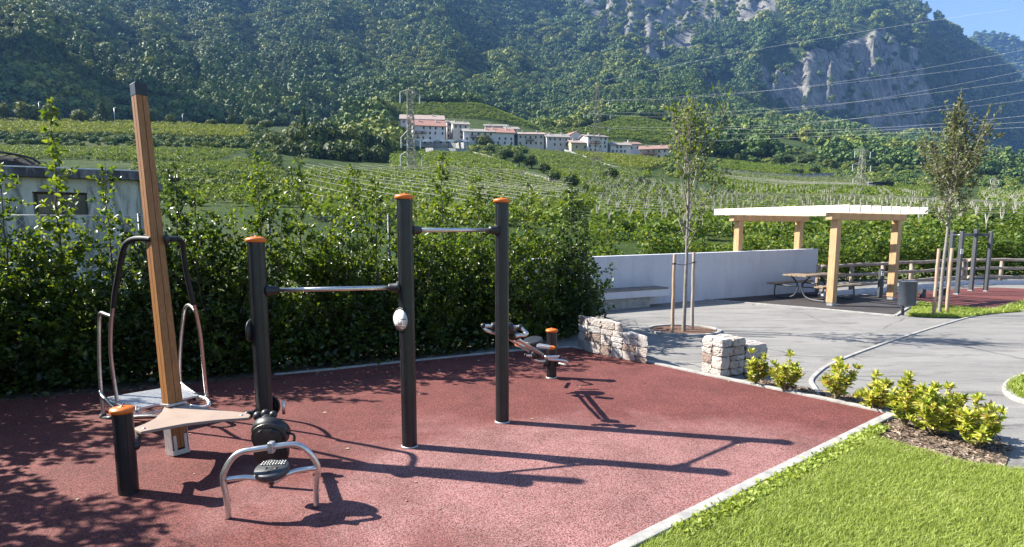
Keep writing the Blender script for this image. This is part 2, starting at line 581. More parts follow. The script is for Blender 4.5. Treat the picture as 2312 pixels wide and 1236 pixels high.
def M_asphalt():
    t = NT('asphalt'); t.set(0.9, 0, 0.25)
    v = t.coord()
    a = t.ramp(t.noise(v, 220, 2, 0.7), [(0.3, (0.13, 0.125, 0.117)), (0.55, (0.235, 0.228, 0.216)), (0.75, (0.36, 0.35, 0.335))])
    b = t.ramp(t.noise(t.coord((0.5, 1.6, 1)), 0.9, 7, 0.65, 0.8), [(0.3, (0.74, 0.74, 0.75)), (0.6, (1.1, 1.1, 1.09))])
    c = t.mix(1.0, a, b, 'MULTIPLY')
    vo = t.new('ShaderNodeTexVoronoi'); vo.feature = 'DISTANCE_TO_EDGE'; vo.inputs['Scale'].default_value = 0.32
    nd = t.new('ShaderNodeTexNoise'); nd.inputs['Scale'].default_value = 1.3; nd.inputs['Detail'].default_value = 5; t.l(v, nd.inputs['Vector'])
    vv = t.mix(0.25, v, nd.outputs['Color'], 'ADD'); t.l(vv, vo.inputs['Vector'])
    cr = t.ramp(vo.outputs['Distance'], [(0.0, 0.0), (0.006, 1.0)])
    br = t.ramp(t.noise(v, 0.5, 3), [(0.42, 1.0), (0.50, 0.0)])
    crk = t.mix(1.0, cr, br, 'LIGHTEN')
    c = t.mix(crk, t.mix(1.0, c, (0.42, 0.42, 0.42), 'MULTIPLY'), c)
    st = t.ramp(t.noise(t.coord((0.35, 2.2, 1)), 2.2, 6, 0.7, 1.2), [(0.55, (1, 1, 1)), (0.64, (0.58, 0.58, 0.59))])
    t.base(t.mix(1.0, c, st, 'MULTIPLY'))
    t.bump(t.noise(v, 260, 2, 0.7), 0.35, 0.003)
    return t.m

m_red = M_rubber('red_rubber', (0.027, 0.010, 0.009), (0.116, 0.032, 0.028), (0.265, 0.092, 0.080), (0.40, 0.235, 0.225))
m_asph = M_asphalt()
m_conc = pm('pale_concrete', (0.22, 0.215, 0.20), (0.42, 0.41, 0.385), 9, 0.85, bump=0.25, bscale=120)
m_soil = pm('dry_soil', (0.06, 0.045, 0.032), (0.20, 0.16, 0.12), 7, 0.95, bump=0.8, bscale=45, bdist=0.03)
m_mulch = pm('bark_mulch', (0.05, 0.026, 0.016), (0.24, 0.135, 0.09), 28, 0.95, bump=0.9, bscale=60, bdist=0.03)
m_lawnsoil = pm('lawn_ground', (0.05, 0.08, 0.014), (0.10, 0.15, 0.022), 5, 0.95, bump=0.5, bscale=90, bdist=0.02)
m_dark = M_rubber('dark_rubber', (0.022, 0.020, 0.020), (0.050, 0.045, 0.045), (0.085, 0.075, 0.072), (0.12, 0.11, 0.10))
m_meadow = pm('meadow_ground', (0.05, 0.075, 0.018), (0.12, 0.13, 0.05), 0.6, 0.95)

gm = MB(); gm.box((0, 1800, -0.06), (9000, 8600, 0.05)); tag(gm.build('ground', m_meadow), kind='structure')

g2 = lambda *q: [G(*p) for p in q]
kerb_pts = smooth_path(g2((1290, 785), (1390, 804), (1500, 828), (1600, 850), (1740, 879), (1870, 906), (2005, 935)), 5)
corner = G(2005, 935); near = G(1390, 1236)
dirn = (near - corner).normalized()
near_end = near + dirn * 6
back_pts = g2((620, 848), (750, 836), (880, 822), (1050, 805), (1170, 793))
left_pts = [Vector((-5.3, -4, 0)), Vector((-6.0, 2.5, 0)), Vector((-6.0, 4.5, 0))] + g2((0, 905), (300, 880))
red_poly = left_pts + back_pts + kerb_pts + [near_end]
sheet('soil', [(-14, -6), (-14, 14), (2.0, 14), (1.4, 9.0), (0, 8), (-3, 5), (-5, -6)], -0.018, m_soil)
sheet('plaza_asphalt', [(-0.6, 8.6), (0.2, 5.0), (3, 3.5), (8, 2.5), (60, -20), (60, 24), (9.2, 22.6), (9.0, 17.9), (2.2, 14.3), (-1.0, 12.6)], -0.012, m_asph)
sheet('rubber_surface', red_poly, 0.0, m_red)

def strip(name, pts, w, z0, z1, mat, off=0.0, seg=None):
    """kerb of rectangular section along a line; one continuous piece"""
    pts = [Vector((p[0], p[1], 0)) for p in pts]
    n = len(pts); L = []; Rr = []
    for i in range(n):
        d = (pts[min(i + 1, n - 1)] - pts[max(i - 1, 0)]).normalized()
        q = Vector((-d.y, d.x, 0))
        L.append(pts[i] + q * (off + w / 2)); Rr.append(pts[i] + q * (off - w / 2))
    vs = []
    for i in range(n):
        for p in (L[i], Rr[i]):
            vs += [(p.x, p.y, z0), (p.x, p.y, z1)]
    fs = []
    for i in range(n - 1):
        a = i * 4; b = a + 4
        fs += [(a + 1, a + 3, b + 3, b + 1), (a, a + 1, b + 1, b), (a + 2, b + 2, b + 3, a + 3)]
    fs += [(0, 2, 3, 1), ((n - 1) * 4, (n - 1) * 4 + 1, (n - 1) * 4 + 3, (n - 1) * 4 + 2)]
    m = MB(); m.add(vs, fs)
    return m.build(name, mat, bevel=0.006)

kz = 0.022
tag(strip('kerb', kerb_pts, 0.07, -0.05, kz, m_conc, off=0.035), kind='structure')
tag(strip('kerb', [corner + dirn * (0.5 * i) for i in range(0, 22)], 0.085, -0.05, kz + 0.003, m_conc, off=0.04), kind='structure')
tag(strip('kerb', back_pts + g2((1290, 785)), 0.06, -0.05, kz - 0.003, m_conc, off=0.03), kind='structure')

# lawn in the right foreground, with the mulch bed between it and the rubber
outv = Vector((-dirn.y, dirn.x, 0))
if outv.x < 0: outv = -outv
lawn_edge = [near_end + outv * 0.09, corner + dirn * 0.62 + outv * 0.09] + g2((1985, 990), (2060, 1012), (2180, 1047), (2312, 1062), (2500, 1085), (2900, 1130))
LAWN = [(p.x, p.y) for p in lawn_edge] + [(14, -3), (2, -4)]
sheet('lawn', LAWN, 0.004, m_lawnsoil)
BED = [(p.x, p.y) for p in [corner + dirn * 0.66 + outv * 0.085] + g2((2000, 1012), (2060, 1030), (2180, 1062), (2270, 1050), (2285, 1010), (2210, 960), (2110, 925), (2010, 905), (1940, 893), (1890, 890), (1830, 878), (1750, 862), (1680, 846), (1690, 860), (1745, 872), (1880, 901)) + [corner + Vector((0.09, 0.03, 0))]]
sheet('mulch_bed', BED, -0.004, pm('dry_mulch', (0.10, 0.07, 0.05), (0.36, 0.29, 0.22), 22, 0.95, bump=0.9, bscale=55, bdist=0.03))
kk = smooth_path(g2((1852, 893), (1838, 872), (1832, 857), (1850, 838), (1875, 822), (1940, 795), (2050, 757), (2180, 718), (2240, 706), (2312, 700)), 5)
tag(strip('kerb', kk, 0.05, -0.05, 0.006, m_conc), kind='structure')

# little lawn island at the right edge
ISL = [(p.x, p.y) for p in smooth_path(g2((2330, 842), (2290, 858), (2272, 876), (2280, 893), (2312, 908), (2400, 930)), 5)] + [(p.x, p.y) for p in g2((2600, 900), (2500, 842))]
sheet('lawn', ISL, -0.002, m_lawnsoil)
tag(strip('kerb', [Vector((q[0], q[1], 0)) for q in ISL[:26]], 0.07, -0.05, 0.03, m_conc), kind='structure')

# dark rubber under the pergola, second red surface, far lawns
darkp = g2((1560, 674), (1700, 684), (1860, 697), (2012, 711), (2040, 700), (2074, 682), (1990, 668), (1892, 662), (1842, 659), (1700, 667))
sheet('dark_rubber_surface', darkp, -0.006, m_dark)
tag(strip('kerb', g2((1560, 674), (1700, 685), (1860, 698), (2022, 713)), 0.07, -0.05, 0.012, m_conc), kind='structure')
tag(strip('kerb', g2((2022, 713), (2042, 700), (2074, 682)), 0.07, -0.05, 0.014, m_conc), kind='structure')
sheet('rubber_surface', g2((2074, 682), (1990, 668), (2040, 663), (2130, 655), (2225, 649), (2420, 655), (2420, 660), (2225, 701), (2130, 692)), -0.003, m_red)
FLAWN1 = [(p.x, p.y) for p in g2((2048, 714), (2060, 694), (2078, 684), (2130, 692), (2200, 699), (2312, 703), (2240, 708), (2180, 717), (2110, 717))]
sheet('lawn', FLAWN1, -0.001, m_lawnsoil)
FLAWN2 = [(p.x, p.y) for p in g2((2240, 699), (2312, 680), (2420, 664), (2600, 680), (2420, 706), (2312, 700))]
sheet('lawn', FLAWN2, 0.0, m_lawnsoil)
tag(strip('kerb', g2((2222, 702), (2312, 681), (2420, 661)), 0.07, -0.05, 0.012, m_conc), kind='structure')
# tree pit
pit = [G(1543, 746) + Vector((0.62 * math.cos(a) * 1.02, 0.55 * math.sin(a), 0)) for a in np.linspace(0, 2 * math.pi, 49)]
sheet('mulch_bed', [(p.x, p.y) for p in pit[:-1]], -0.003, m_mulch)
tag(strip('kerb', pit, 0.06, -0.05, 0.025, m_conc), kind='structure')
# ------------------------------------------------------------------ the outdoor gym: one connected piece of equipment
def M_steel():
    t = NT('brushed_steel'); t.set(0.32, 1.0, 0.5)
    t.base(t.ramp(t.noise(t.coord((1, 1, 9)), 14, 4), [(0.3, (0.55, 0.53, 0.51)), (0.7, (0.74, 0.72, 0.69))]))
    r = t.new('ShaderNodeMapRange'); t.l(t.noise(t.coord(), 40, 4), r.inputs['Value'])
    r.inputs['To Min'].default_value = 0.22; r.inputs['To Max'].default_value = 0.45
    t.l(r.outputs['Result'], t.b.inputs['Roughness'])
    return t.m
m_steel = M_steel()
m_galv = pm('galvanised_steel', (0.42, 0.43, 0.44), (0.62, 0.63, 0.64), 18, 0.45, metal=0.85, bump=0.05)
m_anod = pm('black_anodised_metal', (0.010, 0.011, 0.013), (0.020, 0.021, 0.024), 9, 0.36, metal=0.0, spec=0.5, rvar=0.08)
m_plast = pm('black_plastic', (0.012, 0.012, 0.013), (0.028, 0.028, 0.030), 20, 0.42, spec=0.5, bump=0.05, bscale=300)
m_grip = pm('black_rubber_grip', (0.012, 0.013, 0.015), (0.024, 0.026, 0.03), 20, 0.6, spec=0.4)
m_orange = pm('orange_plastic', (0.62, 0.13, 0.012), (0.78, 0.20, 0.025), 14, 0.42, spec=0.5, bump=0.05)
m_beige = pm('beige_panel', (0.30, 0.225, 0.18), (0.37, 0.285, 0.23), 5, 0.5, spec=0.4, bump=0.05, bscale=120)
m_white = pm('white_plate', (0.80, 0.80, 0.79), (0.86, 0.86, 0.85), 30, 0.45)
m_ink = pm('black_print', (0.02, 0.02, 0.022), None, rough=0.5)
m_greyink = pm('grey_print', (0.35, 0.35, 0.36), None, rough=0.5)
def M_wood(name, a, b, c, sc=(18, 18, 1.2), rough=0.5):
    t = NT(name); t.set(rough, 0, 0.35)
    v = t.coord(sc)
    g = t.ramp(t.noise(v, 3.2, 6, 0.6, 1.2), [(0.28, a), (0.5, b), (0.75, c)])
    k = t.ramp(t.noise(t.coord((7, 7, 1.6)), 1.4, 2), [(0.68, (1, 1, 1)), (0.76, (0.6, 0.5, 0.42))])
    t.base(t.mix(1.0, g, k, 'MULTIPLY')); t.bump(t.noise(v, 8, 5, 0.7), 0.15, 0.003)
    return t.m
m_mast = M_wood('varnished_larch', (0.19, 0.080, 0.026), (0.30, 0.135, 0.046), (0.39, 0.195, 0.075), (30, 30, 1.0))

gym = thing('outdoor_gym', (-1.5, 4.7, 0), 'large linked outdoor gym with black posts, orange caps, wooden mast and steel bars', 'outdoor gym')

def capz(m, o, r):
    m.lathe([(0.0, -0.004), (r * 1.10, -0.004), (r * 1.20, 0.006), (r * 1.22, 0.016), (r * 1.14, 0.026), (r * 0.6, 0.036), (r * 0.12, 0.039), (r * 0.10, 0.046), (0.0, 0.047)], o, 40)

def post(px, py, top, r=0.063, foot=True):
    b = G(px, py); m = MB()
    n = 72; vs = []
    for z in (0.0, top):
        for k in range(n):
            a = 2 * math.pi * k / n
            q = k % 18
            rr = r * (0.93 if q in (8, 9) else (0.985 if q in (4, 13) else 1.0))
            vs.append((b.x + rr * math.cos(a), b.y + rr * math.sin(a), z))
    fs = [(k, (k + 1) % n, n + (k + 1) % n, n + k) for k in range(n)] + [list(range(n, 2 * n))]
    m.add(vs, fs, False)
    o = m.build('post', m_anod, gym)
    c = MB(); capz(c, (b.x, b.y, top), r); c.build('cap', m_orange, o)
    if foot:
        f = MB(); f.lathe([(r * 1.0, 0.0), (r * 1.14, 0.0), (r * 1.12, 0.012), (r * 1.0, 0.014)], b, 32); f.build('base_ring', m_galv, o)
    return b, o

hz = lambda py, y, z0=0: W(CX, py, y).z
b0, post0 = post(291, 1112, G(0, 0).z + W(277, 930, G(291, 1112).y).z, foot=False)
b1, post1 = post(603, 1036, W(578, 546, G(603, 1036).y).z, foot=False)
b2, post2 = post(925, 1008, W(912, 449, G(925, 1008).y).z)
b3, post3 = post(1134, 953, W(1133, 457, G(1134, 953).y).z)
b4, post4 = post(1245, 853, W(1244, 749, G(1245, 853).y).z, r=0.062)

def bracket(parent, o, d, r=0.034, name='bracket'):
    """black clamp where a bar meets a post"""
    M = frame(d, (0, 0, 1)); m = MB()
    m.lathe([(0.001, -0.005), (r * 1.35, -0.005), (r * 1.35, 0.012), (r * 1.05, 0.022), (r * 0.95, 0.075), (r * 0.8, 0.083), (0.001, 0.083)], o, 24, M)
    for s in (-1, 1):
        m.lathe([(0.001, 0), (0.009, 0), (0.009, 0.018), (0.001, 0.018)], Vector(o) + Vector((0, 0, s * r * 1.15)) - Vector(d) * 0.002, 10, M)
    return m.build(name, m_plast, parent)

def pullbar(pa, pb, z):
    d = (pb - pa); d.z = 0; d.normalize()
    a = Vector((pa.x, pa.y, z)) + d * 0.06; b = Vector((pb.x, pb.y, z)) - d * 0.06
    m = MB(); m.tube([a + d * 0.02, b - d * 0.02], 0.0175, 20)
    o = m.build('pull_up_bar', m_steel, gym)
    bracket(o, a, d); bracket(o, b, -d)
pullbar(b2, b3, W(932, 520, b2.y).z)
pullbar(b1, b2, W(895, 649, b2.y).z)

# round sign plates on the posts
def sign(px, py, y, r, nrm, parts=True):
    c = W(px, py, y); n = Vector(nrm).normalized()
    M = frame(n, Vector((0, 0, 1)).cross(n))        # local x = viewer's right, y = up
    m = MB(); m.lathe([(0.001, -0.022), (r * 0.6, -0.022), (r, -0.008), (r * 1.03, 0), (r * 1.0, 0.004), (r * 0.93, 0.003)], c, 40, M)
    o = m.build('sign_plate', m_plast, gym)
    f = MB(); f.lathe([(0.0, 0.0052), (r * 0.86, 0.0050)], c, 40, M); f.lathe([(r * 0.86, 0.0050), (r * 0.865, 0.0015), (r * 0.5, 0.0)], c, 40, M)
    f.build('sign_face', m_white, o)
    if parts:
        k = MB(); z = 0.0062
        def poly(pts, zz=z): k.add([M @ Vector((x * r * .92, yy * r * .92, zz)) + c for x, yy in pts], [list(range(len(pts)))])
        def line(x0, y0, x1, y1, w):
            d = Vector((x1 - x0, y1 - y0)); q = Vector((-d.y, d.x)).normalized() * w / 2
            poly([(x0 + q.x, y0 + q.y), (x1 + q.x, y1 + q.y), (x1 - q.x, y1 - q.y), (x0 - q.x, y0 - q.y)])
        poly([(-0.26, 0.20), (0.0, 0.10), (0.38, 0.08), (0.62, 0.16), (0.78, 0.10), (0.76, 0.02), (0.60, 0.04), (0.35, 0.02), (-0.05, 0.05), (-0.3, 0.15)])
        line(-0.5, 0.52, -0.28, 0.18, 0.03)
        o2 = k.build('pictogram', m_ink, o)
        k = MB()
        def figure(cx, cy, s, arms):
            poly([(cx - .04 * s, cy + .24 * s), (cx + .04 * s, cy + .24 * s), (cx + .06 * s, cy - .06 * s), (cx - .06 * s, cy - .06 * s)])
            poly([(cx + .05 * s * math.cos(a), cy + .32 * s + .05 * s * math.sin(a)) for a in [i * .7854 for i in range(8)]])
            line(cx - .04 * s, cy - .05 * s, cx - .08 * s, cy - .4 * s, .05 * s); line(cx + .04 * s, cy - .05 * s, cx + .08 * s, cy - .4 * s, .05 * s)
            line(cx - .05 * s, cy + .2 * s, cx - .14 * s, cy + arms * s, .04 * s); line(cx + .05 * s, cy + .2 * s, cx + .14 * s, cy + arms * s, .04 * s)
        figure(-0.32, -0.28, 0.8, 0.42); figure(0.3, -0.26, 0.8, -0.02)
        line(-0.6, -0.56, 0.62, -0.56, 0.03)
        for i in range(5): line(0.28 + i * 0.08, -0.52, 0.30 + i * 0.08, -0.46, 0.05)
        for i in range(4): line(-0.18 + i * 0.12, -0.70 - 0.02 * i, -0.10 + i * 0.12, -0.70 - 0.02 * i, 0.035)
        line(0.12, -0.79, 0.34, -0.79, 0.05)
        k.build('lettering', m_greyink, o)
    return o
sign(905, 722, b2.y - 0.06, 0.094, (-0.60, -0.80, 0.0))
sign(566.5, 746, b1.y - 0.01, 0.085, (-0.97, 0.02, 0.0), parts=False)

# leaning wooden mast
mb_ = G(402, 1024); mt_ = P(312, 192, 4.56)
axis = (mt_ - mb_).normalized(); mL = (mt_ - mb_).length
nr = Vector((0.82, -0.57, 0)); MM = frame(axis, nr)      # local x: right face, y: far side of the left face
def mast_sec(t, s, g=True):
    o = mb_ + axis * (mL * t)
    h = s / 2; gr = 0.003
    pts = []
    # square with rounded corners and a groove down the middle of both visible faces
    c = 0.006
    half = [(-h, -h + c), (-h + c, -h), (-gr, -h), (-gr, -h + 0.006), (gr, -h + 0.006), (gr, -h), (h - c, -h), (h, -h + c), (h, -gr), (h - 0.006, -gr), (h - 0.006, gr), (h, gr), (h, h - c), (h - c, h), (-h + c, h), (-h, h - c)]
    return [MM @ Vector((x, y, 0)) + o for x, y in half]
s0, s1 = 0.109 * S1, 0.080 * S1
m = MB()
secs = [mast_sec(t, s0 + (s1 - s0) * t) for t in (0.018, 0.35, 0.7, 0.972)]
n = len(secs[0]); vs = [v for s in secs for v in s]
fs = [(i * n + k, i * n + (k + 1) % n, (i + 1) * n + (k + 1) % n, (i + 1) * n + k) for i in range(3) for k in range(n)]
fs += [list(range(n - 1, -1, -1)), list(range(3 * n, 4 * n))]
m.add(vs, fs)
mast = m.build('mast', m_mast, gym)
m = MB(); h = s1 / 2 * 1.06
o = mb_ + axis * (mL * 0.968)
m.prism([(-h, -h), (h, -h), (h, h), (-h, h)], 0, mL * 0.034, MM, o)
m.build('mast_cap', m_plast, mast, bevel=0.006)
m = MB()
for (dx, dy) in ((0, -1), (0, 1), (1, 0), (-1, 0)):
    h = s0 / 2
    for q in ((-0.7, -0.38), (0.38, 0.7)) if dx else ((-1, 1),):
        if dx: poly = [(dx * (h + 0.001), q[0] * h * 1.3), (dx * (h + 0.006), q[0] * h * 1.3), (dx * (h + 0.006), q[1] * h * 1.3), (dx * (h + 0.001), q[1] * h * 1.3)]
        else: poly = [(-h, dy * (h + 0.001)), (-h, dy * (h + 0.007)), (h, dy * (h + 0.007)), (h, dy * (h + 0.001))]
        m.prism(poly, 0, 0.30 if dy else 0.16, MM, mb_ + axis * 0.0)
m.prism([(-s0 * .56, -s0 * .56), (s0 * .56, -s0 * .56), (s0 * .56, s0 * .56), (-s0 * .56, s0 * .56)], 0.0, 0.04, MM, mb_)
foot = m.build('mast_foot', m_galv, mast, bevel=0.002)

# triangular plate tying mast and posts together
zp = 0.36 * S1
pl = [(300, 967), (318, 975), (360, 967), (420, 956), (490, 948), (562, 943), (566, 937), (556, 932), (500, 926), (440, 917), (412, 908), (374, 911), (372, 916), (366, 929), (350, 945), (326, 957)]
m = MB(); m.prism([tuple(G(x, y, zp).xy) for x, y in pl], zp - 0.022, zp)
plate = m.build('connecting_plate', m_beige, gym, bevel=0.004)
def arm(parent, a, b, r, name='bracket'):
    m = MB(); m.tube([a, b], r, 16)
    m.ball(a, r * 1.35); m.ball(b, r * 1.2)
    return m.build(name, m_plast, parent)
tip = G(560, 938, zp - 0.02); arm(plate, Vector((tip.x, tip.y, zp - 0.02)), Vector((b1.x - 0.06, b1.y - 0.01, zp - 0.015)), 0.026)
tip = G(312, 972, zp - 0.03); arm(plate, Vector((tip.x, tip.y, zp - 0.05)), Vector((b0.x + 0.05, b0.y + 0.03, zp - 0.07)), 0.028)
hh = s0 / 2
for px_, py_ in ((393, 921), (545, 938), (325, 968), (430, 922)):
    m = MB(); q = G(px_, py_, zp); m.lathe([(0.012, 0), (0.012, 0.004), (0.0, 0.007)], (q.x, q.y, zp), 12)
    m.build('bolt', m_galv, plate)
m = MB(); o = mb_ + axis * ((zp + 0.0) / axis.z)
m.prism([(-hh * 1.15, -hh * 1.15), (hh * 1.15, -hh * 1.15), (hh * 1.15, hh * 1.15), (-hh * 1.15, hh * 1.15)], 0.001, 0.022, MM, o)
m.build('collar', m_galv, plate, bevel=0.003)

# stepper behind the mast: slatted deck hung between two handrails
za = 0.22 * S1
A, D, B, C = (G(x, y, za) for x, y in ((240, 896), (409, 869), (316, 921), (449, 892)))
NS = 11
for i in range(NS):
    u = (i + 0.5) / NS
    a = A.lerp(B, u); b = D.lerp(C, u)
    m = MB(); m.bar(a + Vector((0, 0, -0.012)), b + Vector((0, 0, -0.012)), (B - A).length / NS * 0.60, 0.022)
    if i == 0: deck = m
    else: deck.add(m.v, m.f)
for a, b in ((A, B), (D, C)): deck.bar(a + Vector((0, 0, -0.04)), b + Vector((0, 0, -0.04)), 0.035, 0.03)
deck.build('step_deck', pm('grooved_aluminium', (0.62, 0.63, 0.65), (0.75, 0.76, 0.78), 12, 0.38, metal=0.75), gym, bevel=0.003)
TR = 0.0165
def tubepart(name, pts, r, mat, parent, k=6, n=12):
    m = MB(); m.tube(smooth_path(pts, k), r, n)
    return m.build(name, mat, parent)
railL = tubepart('handrail', [P(256, 690, 4.87), P(251, 730, 4.92), P(250, 790, 4.96), P(255, 840, 4.98), P(262, 890, 5.0), P(268, 925, 5.0)], TR, m_steel, gym)
tubepart('grip', [P(342, 541, 4.42), P(322, 539, 4.46), P(300, 541, 4.52), P(283, 553, 4.6), P(274, 580, 4.68), P(266, 625, 4.78), P(259, 665, 4.84), P(256, 694, 4.87)], TR * 1.35, m_grip, railL)
tubepart('rear_tube', [P(252, 715, 4.91), P(238, 710, 5.02), P(229, 707, 5.14), P(225, 716, 5.2), P(224, 760, 5.2), P(225, 830, 5.2), P(229, 890, 5.2), P(234, 945, 5.2)], TR, m_steel, railL)
tubepart('side_rail', [P(226, 884, 5.2), P(232, 896, 5.16), P(246, 910, 5.06), P(264, 926, 5.0)], TR * 1.15, m_steel, railL)
railR = tubepart('handrail', [P(437, 682, 4.9), P(445, 715, 4.97), P(453, 760, 5.02), P(459, 820, 5.07), P(464, 870, 5.12), P(467, 897, 5.14)], TR, m_steel, gym)
tubepart('grip', [P(372, 540, 4.5), P(388, 540, 4.58), P(403, 541, 4.68), P(412, 552, 4.76), P(417, 590, 4.8), P(424, 630, 4.85), P(437, 688, 4.9)], TR * 1.35, m_grip, railR)
tubepart('rear_tube', [P(440, 702, 4.94), P(433, 693, 5.08), P(424, 690, 5.2), P(417, 702, 5.3), P(411, 745, 5.38), P(407, 800, 5.45), P(407, 855, 5.5), P(412, 868, 5.46), P(434, 885, 5.3), P(452, 897, 5.18)], TR, m_steel, railR)
tubepart('side_rail', [P(450, 897, 5.18), P(463, 900, 5.1), P(472, 908, 5.04), P(470, 917, 5.0), P(455, 920, 4.98), P(430, 917, 4.98)], TR * 1.15, m_steel, railR)
m = MB(); q = P(440, 896, 5.2); m.tube([P(432, 897, 5.24), P(452, 893, 5.2)], 0.03, 14); m.ball(q, 0.036); m.build('joint', m_plast, railR)
m = MB(); m.tube([P(232, 934, 5.2), P(234, 957, 5.2)], [0.028, 0.036], 16); m.tube([P(234, 946, 5.18), P(262, 944, 5.16)], 0.026, 14); m.build('rubber_foot', m_plast, railL)
m = MB()
m.tube(smooth_path([P(256, 947, 5.17), P(300, 942, 5.18), P(350, 940, 5.2), P(385, 942, 5.24)], 4), 0.017, 10)
m.tube(smooth_path([P(280, 944, 5.2), P(330, 936, 5.3), P(372, 927, 5.42), P(392, 922, 5.5)], 4), 0.017, 10)
m.build('base_frame', m_steel, gym)
for px_ in (341, 376):
    m = MB(); m.ball(P(px_, 540, 4.46), 0.028, 14, (0.8, 1, 1.5))
    m.build('mast_clamp', m_plast, mast)

Q = lambda px, py, y: P(px, py, y * 0.958)
# leg trainer in front: bent bow, pads, pedal
ar = 0.0185
bow = tubepart('bow_bar', [Q(516, 1171, 3.46), Q(512, 1130, 3.46), Q(504, 1085, 3.46), Q(508, 1062, 3.465), Q(524, 1036, 3.48), Q(545, 1021, 3.49), Q(575, 1015, 3.505), Q(615, 1009, 3.53), Q(655, 1004, 3.56), Q(678, 1007, 3.575), Q(698, 1022, 3.585), Q(714, 1045, 3.6), Q(718, 1062, 3.605), Q(714, 1100, 3.61), Q(714, 1145, 3.61)], ar, m_steel, gym, 6, 16)
tubepart('cross_bar', [Q(512, 1083, 3.465), Q(545, 1079, 3.47), Q(575, 1080, 3.48), Q(600, 1087, 3.49), Q(622, 1087, 3.50), Q(645, 1072, 3.53), Q(672, 1063, 3.57), Q(714, 1057, 3.6)], ar * 0.9, m_steel, bow, 6, 14)
m = MB(); m.box(Q(613, 1010, 3.52), (0.035, 0.05, 0.07)); m.build('clip', m_galv, bow, bevel=0.006)
sb = G(611, 1100)
m = MB(); m.tube([sb, sb + Vector((0, 0.02, 0.30))], 0.0175, 14); m.build('support_tube', m_steel, bow)
def eight(parent, c, n, r, th, gap, rim, name):
    M = frame(n, (1, 0, 0)); m = MB(); out = []
    for i in range(48):
        a = 2 * math.pi * i / 48
        x = r * math.cos(a); y = r * math.sin(a)
        y = y * 1.0 + (gap if y > 0 else -gap) * min(1, abs(math.sin(a)) * 1.6)
        w = 1 - 0.16 * math.exp(-(y / (r * 0.35)) ** 2)
        out.append((x * w, y))
    m.prism(out, 0, th, M, c)
    m.prism([(x * 0.8, y * 0.84) for x, y in out], th, th + 0.012, M, c)
    o = m.build(name, m_plast, parent, bevel=0.009)
    for sx in (-1, 1):
        for sy in (-0.75, 0.75):
            k = MB(); k.lathe([(0.013, 0), (0.012, 0.008), (0, 0.009)], Vector(c) + M @ Vector((sx * r * 0.35, sy * (r + gap) * 0.9, th + 0.012)), 12, M)
            k.build('bolt', m_anod, o)
    return o
eight(gym, Q(613, 1000, 3.70), (0.10, -0.97, -0.20), 0.110 * S1, 0.045, 0.045, 0.02, 'double_pad')
m = MB(); M = frame((0.03, 0.80, 0.60), (1, 0, 0)); rr = 0.112 * S1
m.lathe([(0.0, -0.022), (rr * 0.70, -0.022), (rr * 0.76, -0.034), (rr * 0.93, -0.034), (rr, -0.022), (rr, 0.026), (rr * 0.95, 0.034), (0.0, 0.036)], Q(612, 974, 3.72), 40, M)
seat = m.build('round_pad', m_plast, gym)
m = MB(); M = frame((-0.05, -0.20, 0.98), (1, 0, 0)); rr = 0.097 * S1
m.lathe([(0.0, -0.05), (rr * 0.9, -0.05), (rr, -0.036), (rr, -0.006), (rr * 0.95, 0.0), (0.0, 0.0)], Q(613, 1055, 3.52), 40, M)
ped = m.build('foot_pedal', pm('worn_black_plastic', (0.035, 0.037, 0.042), (0.07, 0.074, 0.08), 25, 0.4, bump=0.1, bscale=200), gym)
m = MB()
for i in range(9):
    for j in range(3):
        q = M @ Vector(((i - 4) * rr * 0.17, rr * (0.25 + 0.16 * j), 0.001)) + Q(613, 1055, 3.52)
        m.lathe([(0.006, 0), (0.005, 0.006), (0, 0.007)], q, 8, M)
m.build('grip_studs', m_steel, ped)
m = MB()
for sx in (-1, 1): m.lathe([(0.014, 0.0), (0.014, 0.001), (0.0, 0.0012)], M @ Vector((sx * rr * 0.3, -rr * 0.12, 0.0)) + Q(613, 1055, 3.52), 14, M)
m.lathe([(0.014, 0.0), (0.014, 0.001), (0.0, 0.0012)], M @ Vector((0, -rr * 0.55, 0.0)) + Q(613, 1055, 3.52), 14, M)
m.build('drain_holes', m_ink, ped)
m = MB(); m.tube([Q(613, 1065, 3.55), Q(613, 1088, 3.52)], 0.03, 14); m.ball(Q(614, 1086, 3.5), 0.028); m.build('pivot', m_plast, ped)
m = MB(); M = frame((0.05, -0.99, 0.1), (1, 0, 0)); rr = 0.086 * S1; c = Q(605, 918, 4.50)
m.lathe([(rr * 0.86, -0.012), (rr, -0.012), (rr, 0.012), (rr * 0.86, 0.012), (rr * 0.86, -0.012)], c, 40, M)
m.lathe([(rr * 0.62, -0.008), (rr * 0.72, -0.008), (rr * 0.72, 0.008), (rr * 0.62, 0.008), (rr * 0.62, -0.008)], c, 40, M)
m.lathe([(0.0, -0.015), (0.025, -0.015), (0.025, 0.015), (0.0, 0.015)], c, 18, M)
for i in range(6):
    a = i * math.pi / 3; m.bar(c, c + M @ Vector((rr * 0.92 * math.cos(a), rr * 0.92 * math.sin(a), 0)), 0.012, 0.012)
m.build('flywheel', m_plast, gym)
m = MB(); m.tube([Q(640, 905, 4.35), Q(641, 935, 4.35)], 0.012, 10)
m.build('lever', m_steel, gym)
m = MB()
for q, r_ in ((Q(600, 935, 4.22), 0.036), (Q(583, 940, 4.22), 0.038), (Q(617, 937, 4.2), 0.03), (Q(600, 950, 4.1), 0.04)): m.ball(q, r_)
m.tube([Q(600, 938, 4.25), Q(611, 990, 3.8)], 0.03, 14)
m.build('joint', m_plast, gym)
m = MB(); m.tube(smooth_path([Q(650, 978, 3.7), Q(663, 982, 3.68), Q(664, 996, 3.68), Q(652, 999, 3.7)], 4), 0.008, 8); m.build('stop_ring', m_plast, gym)

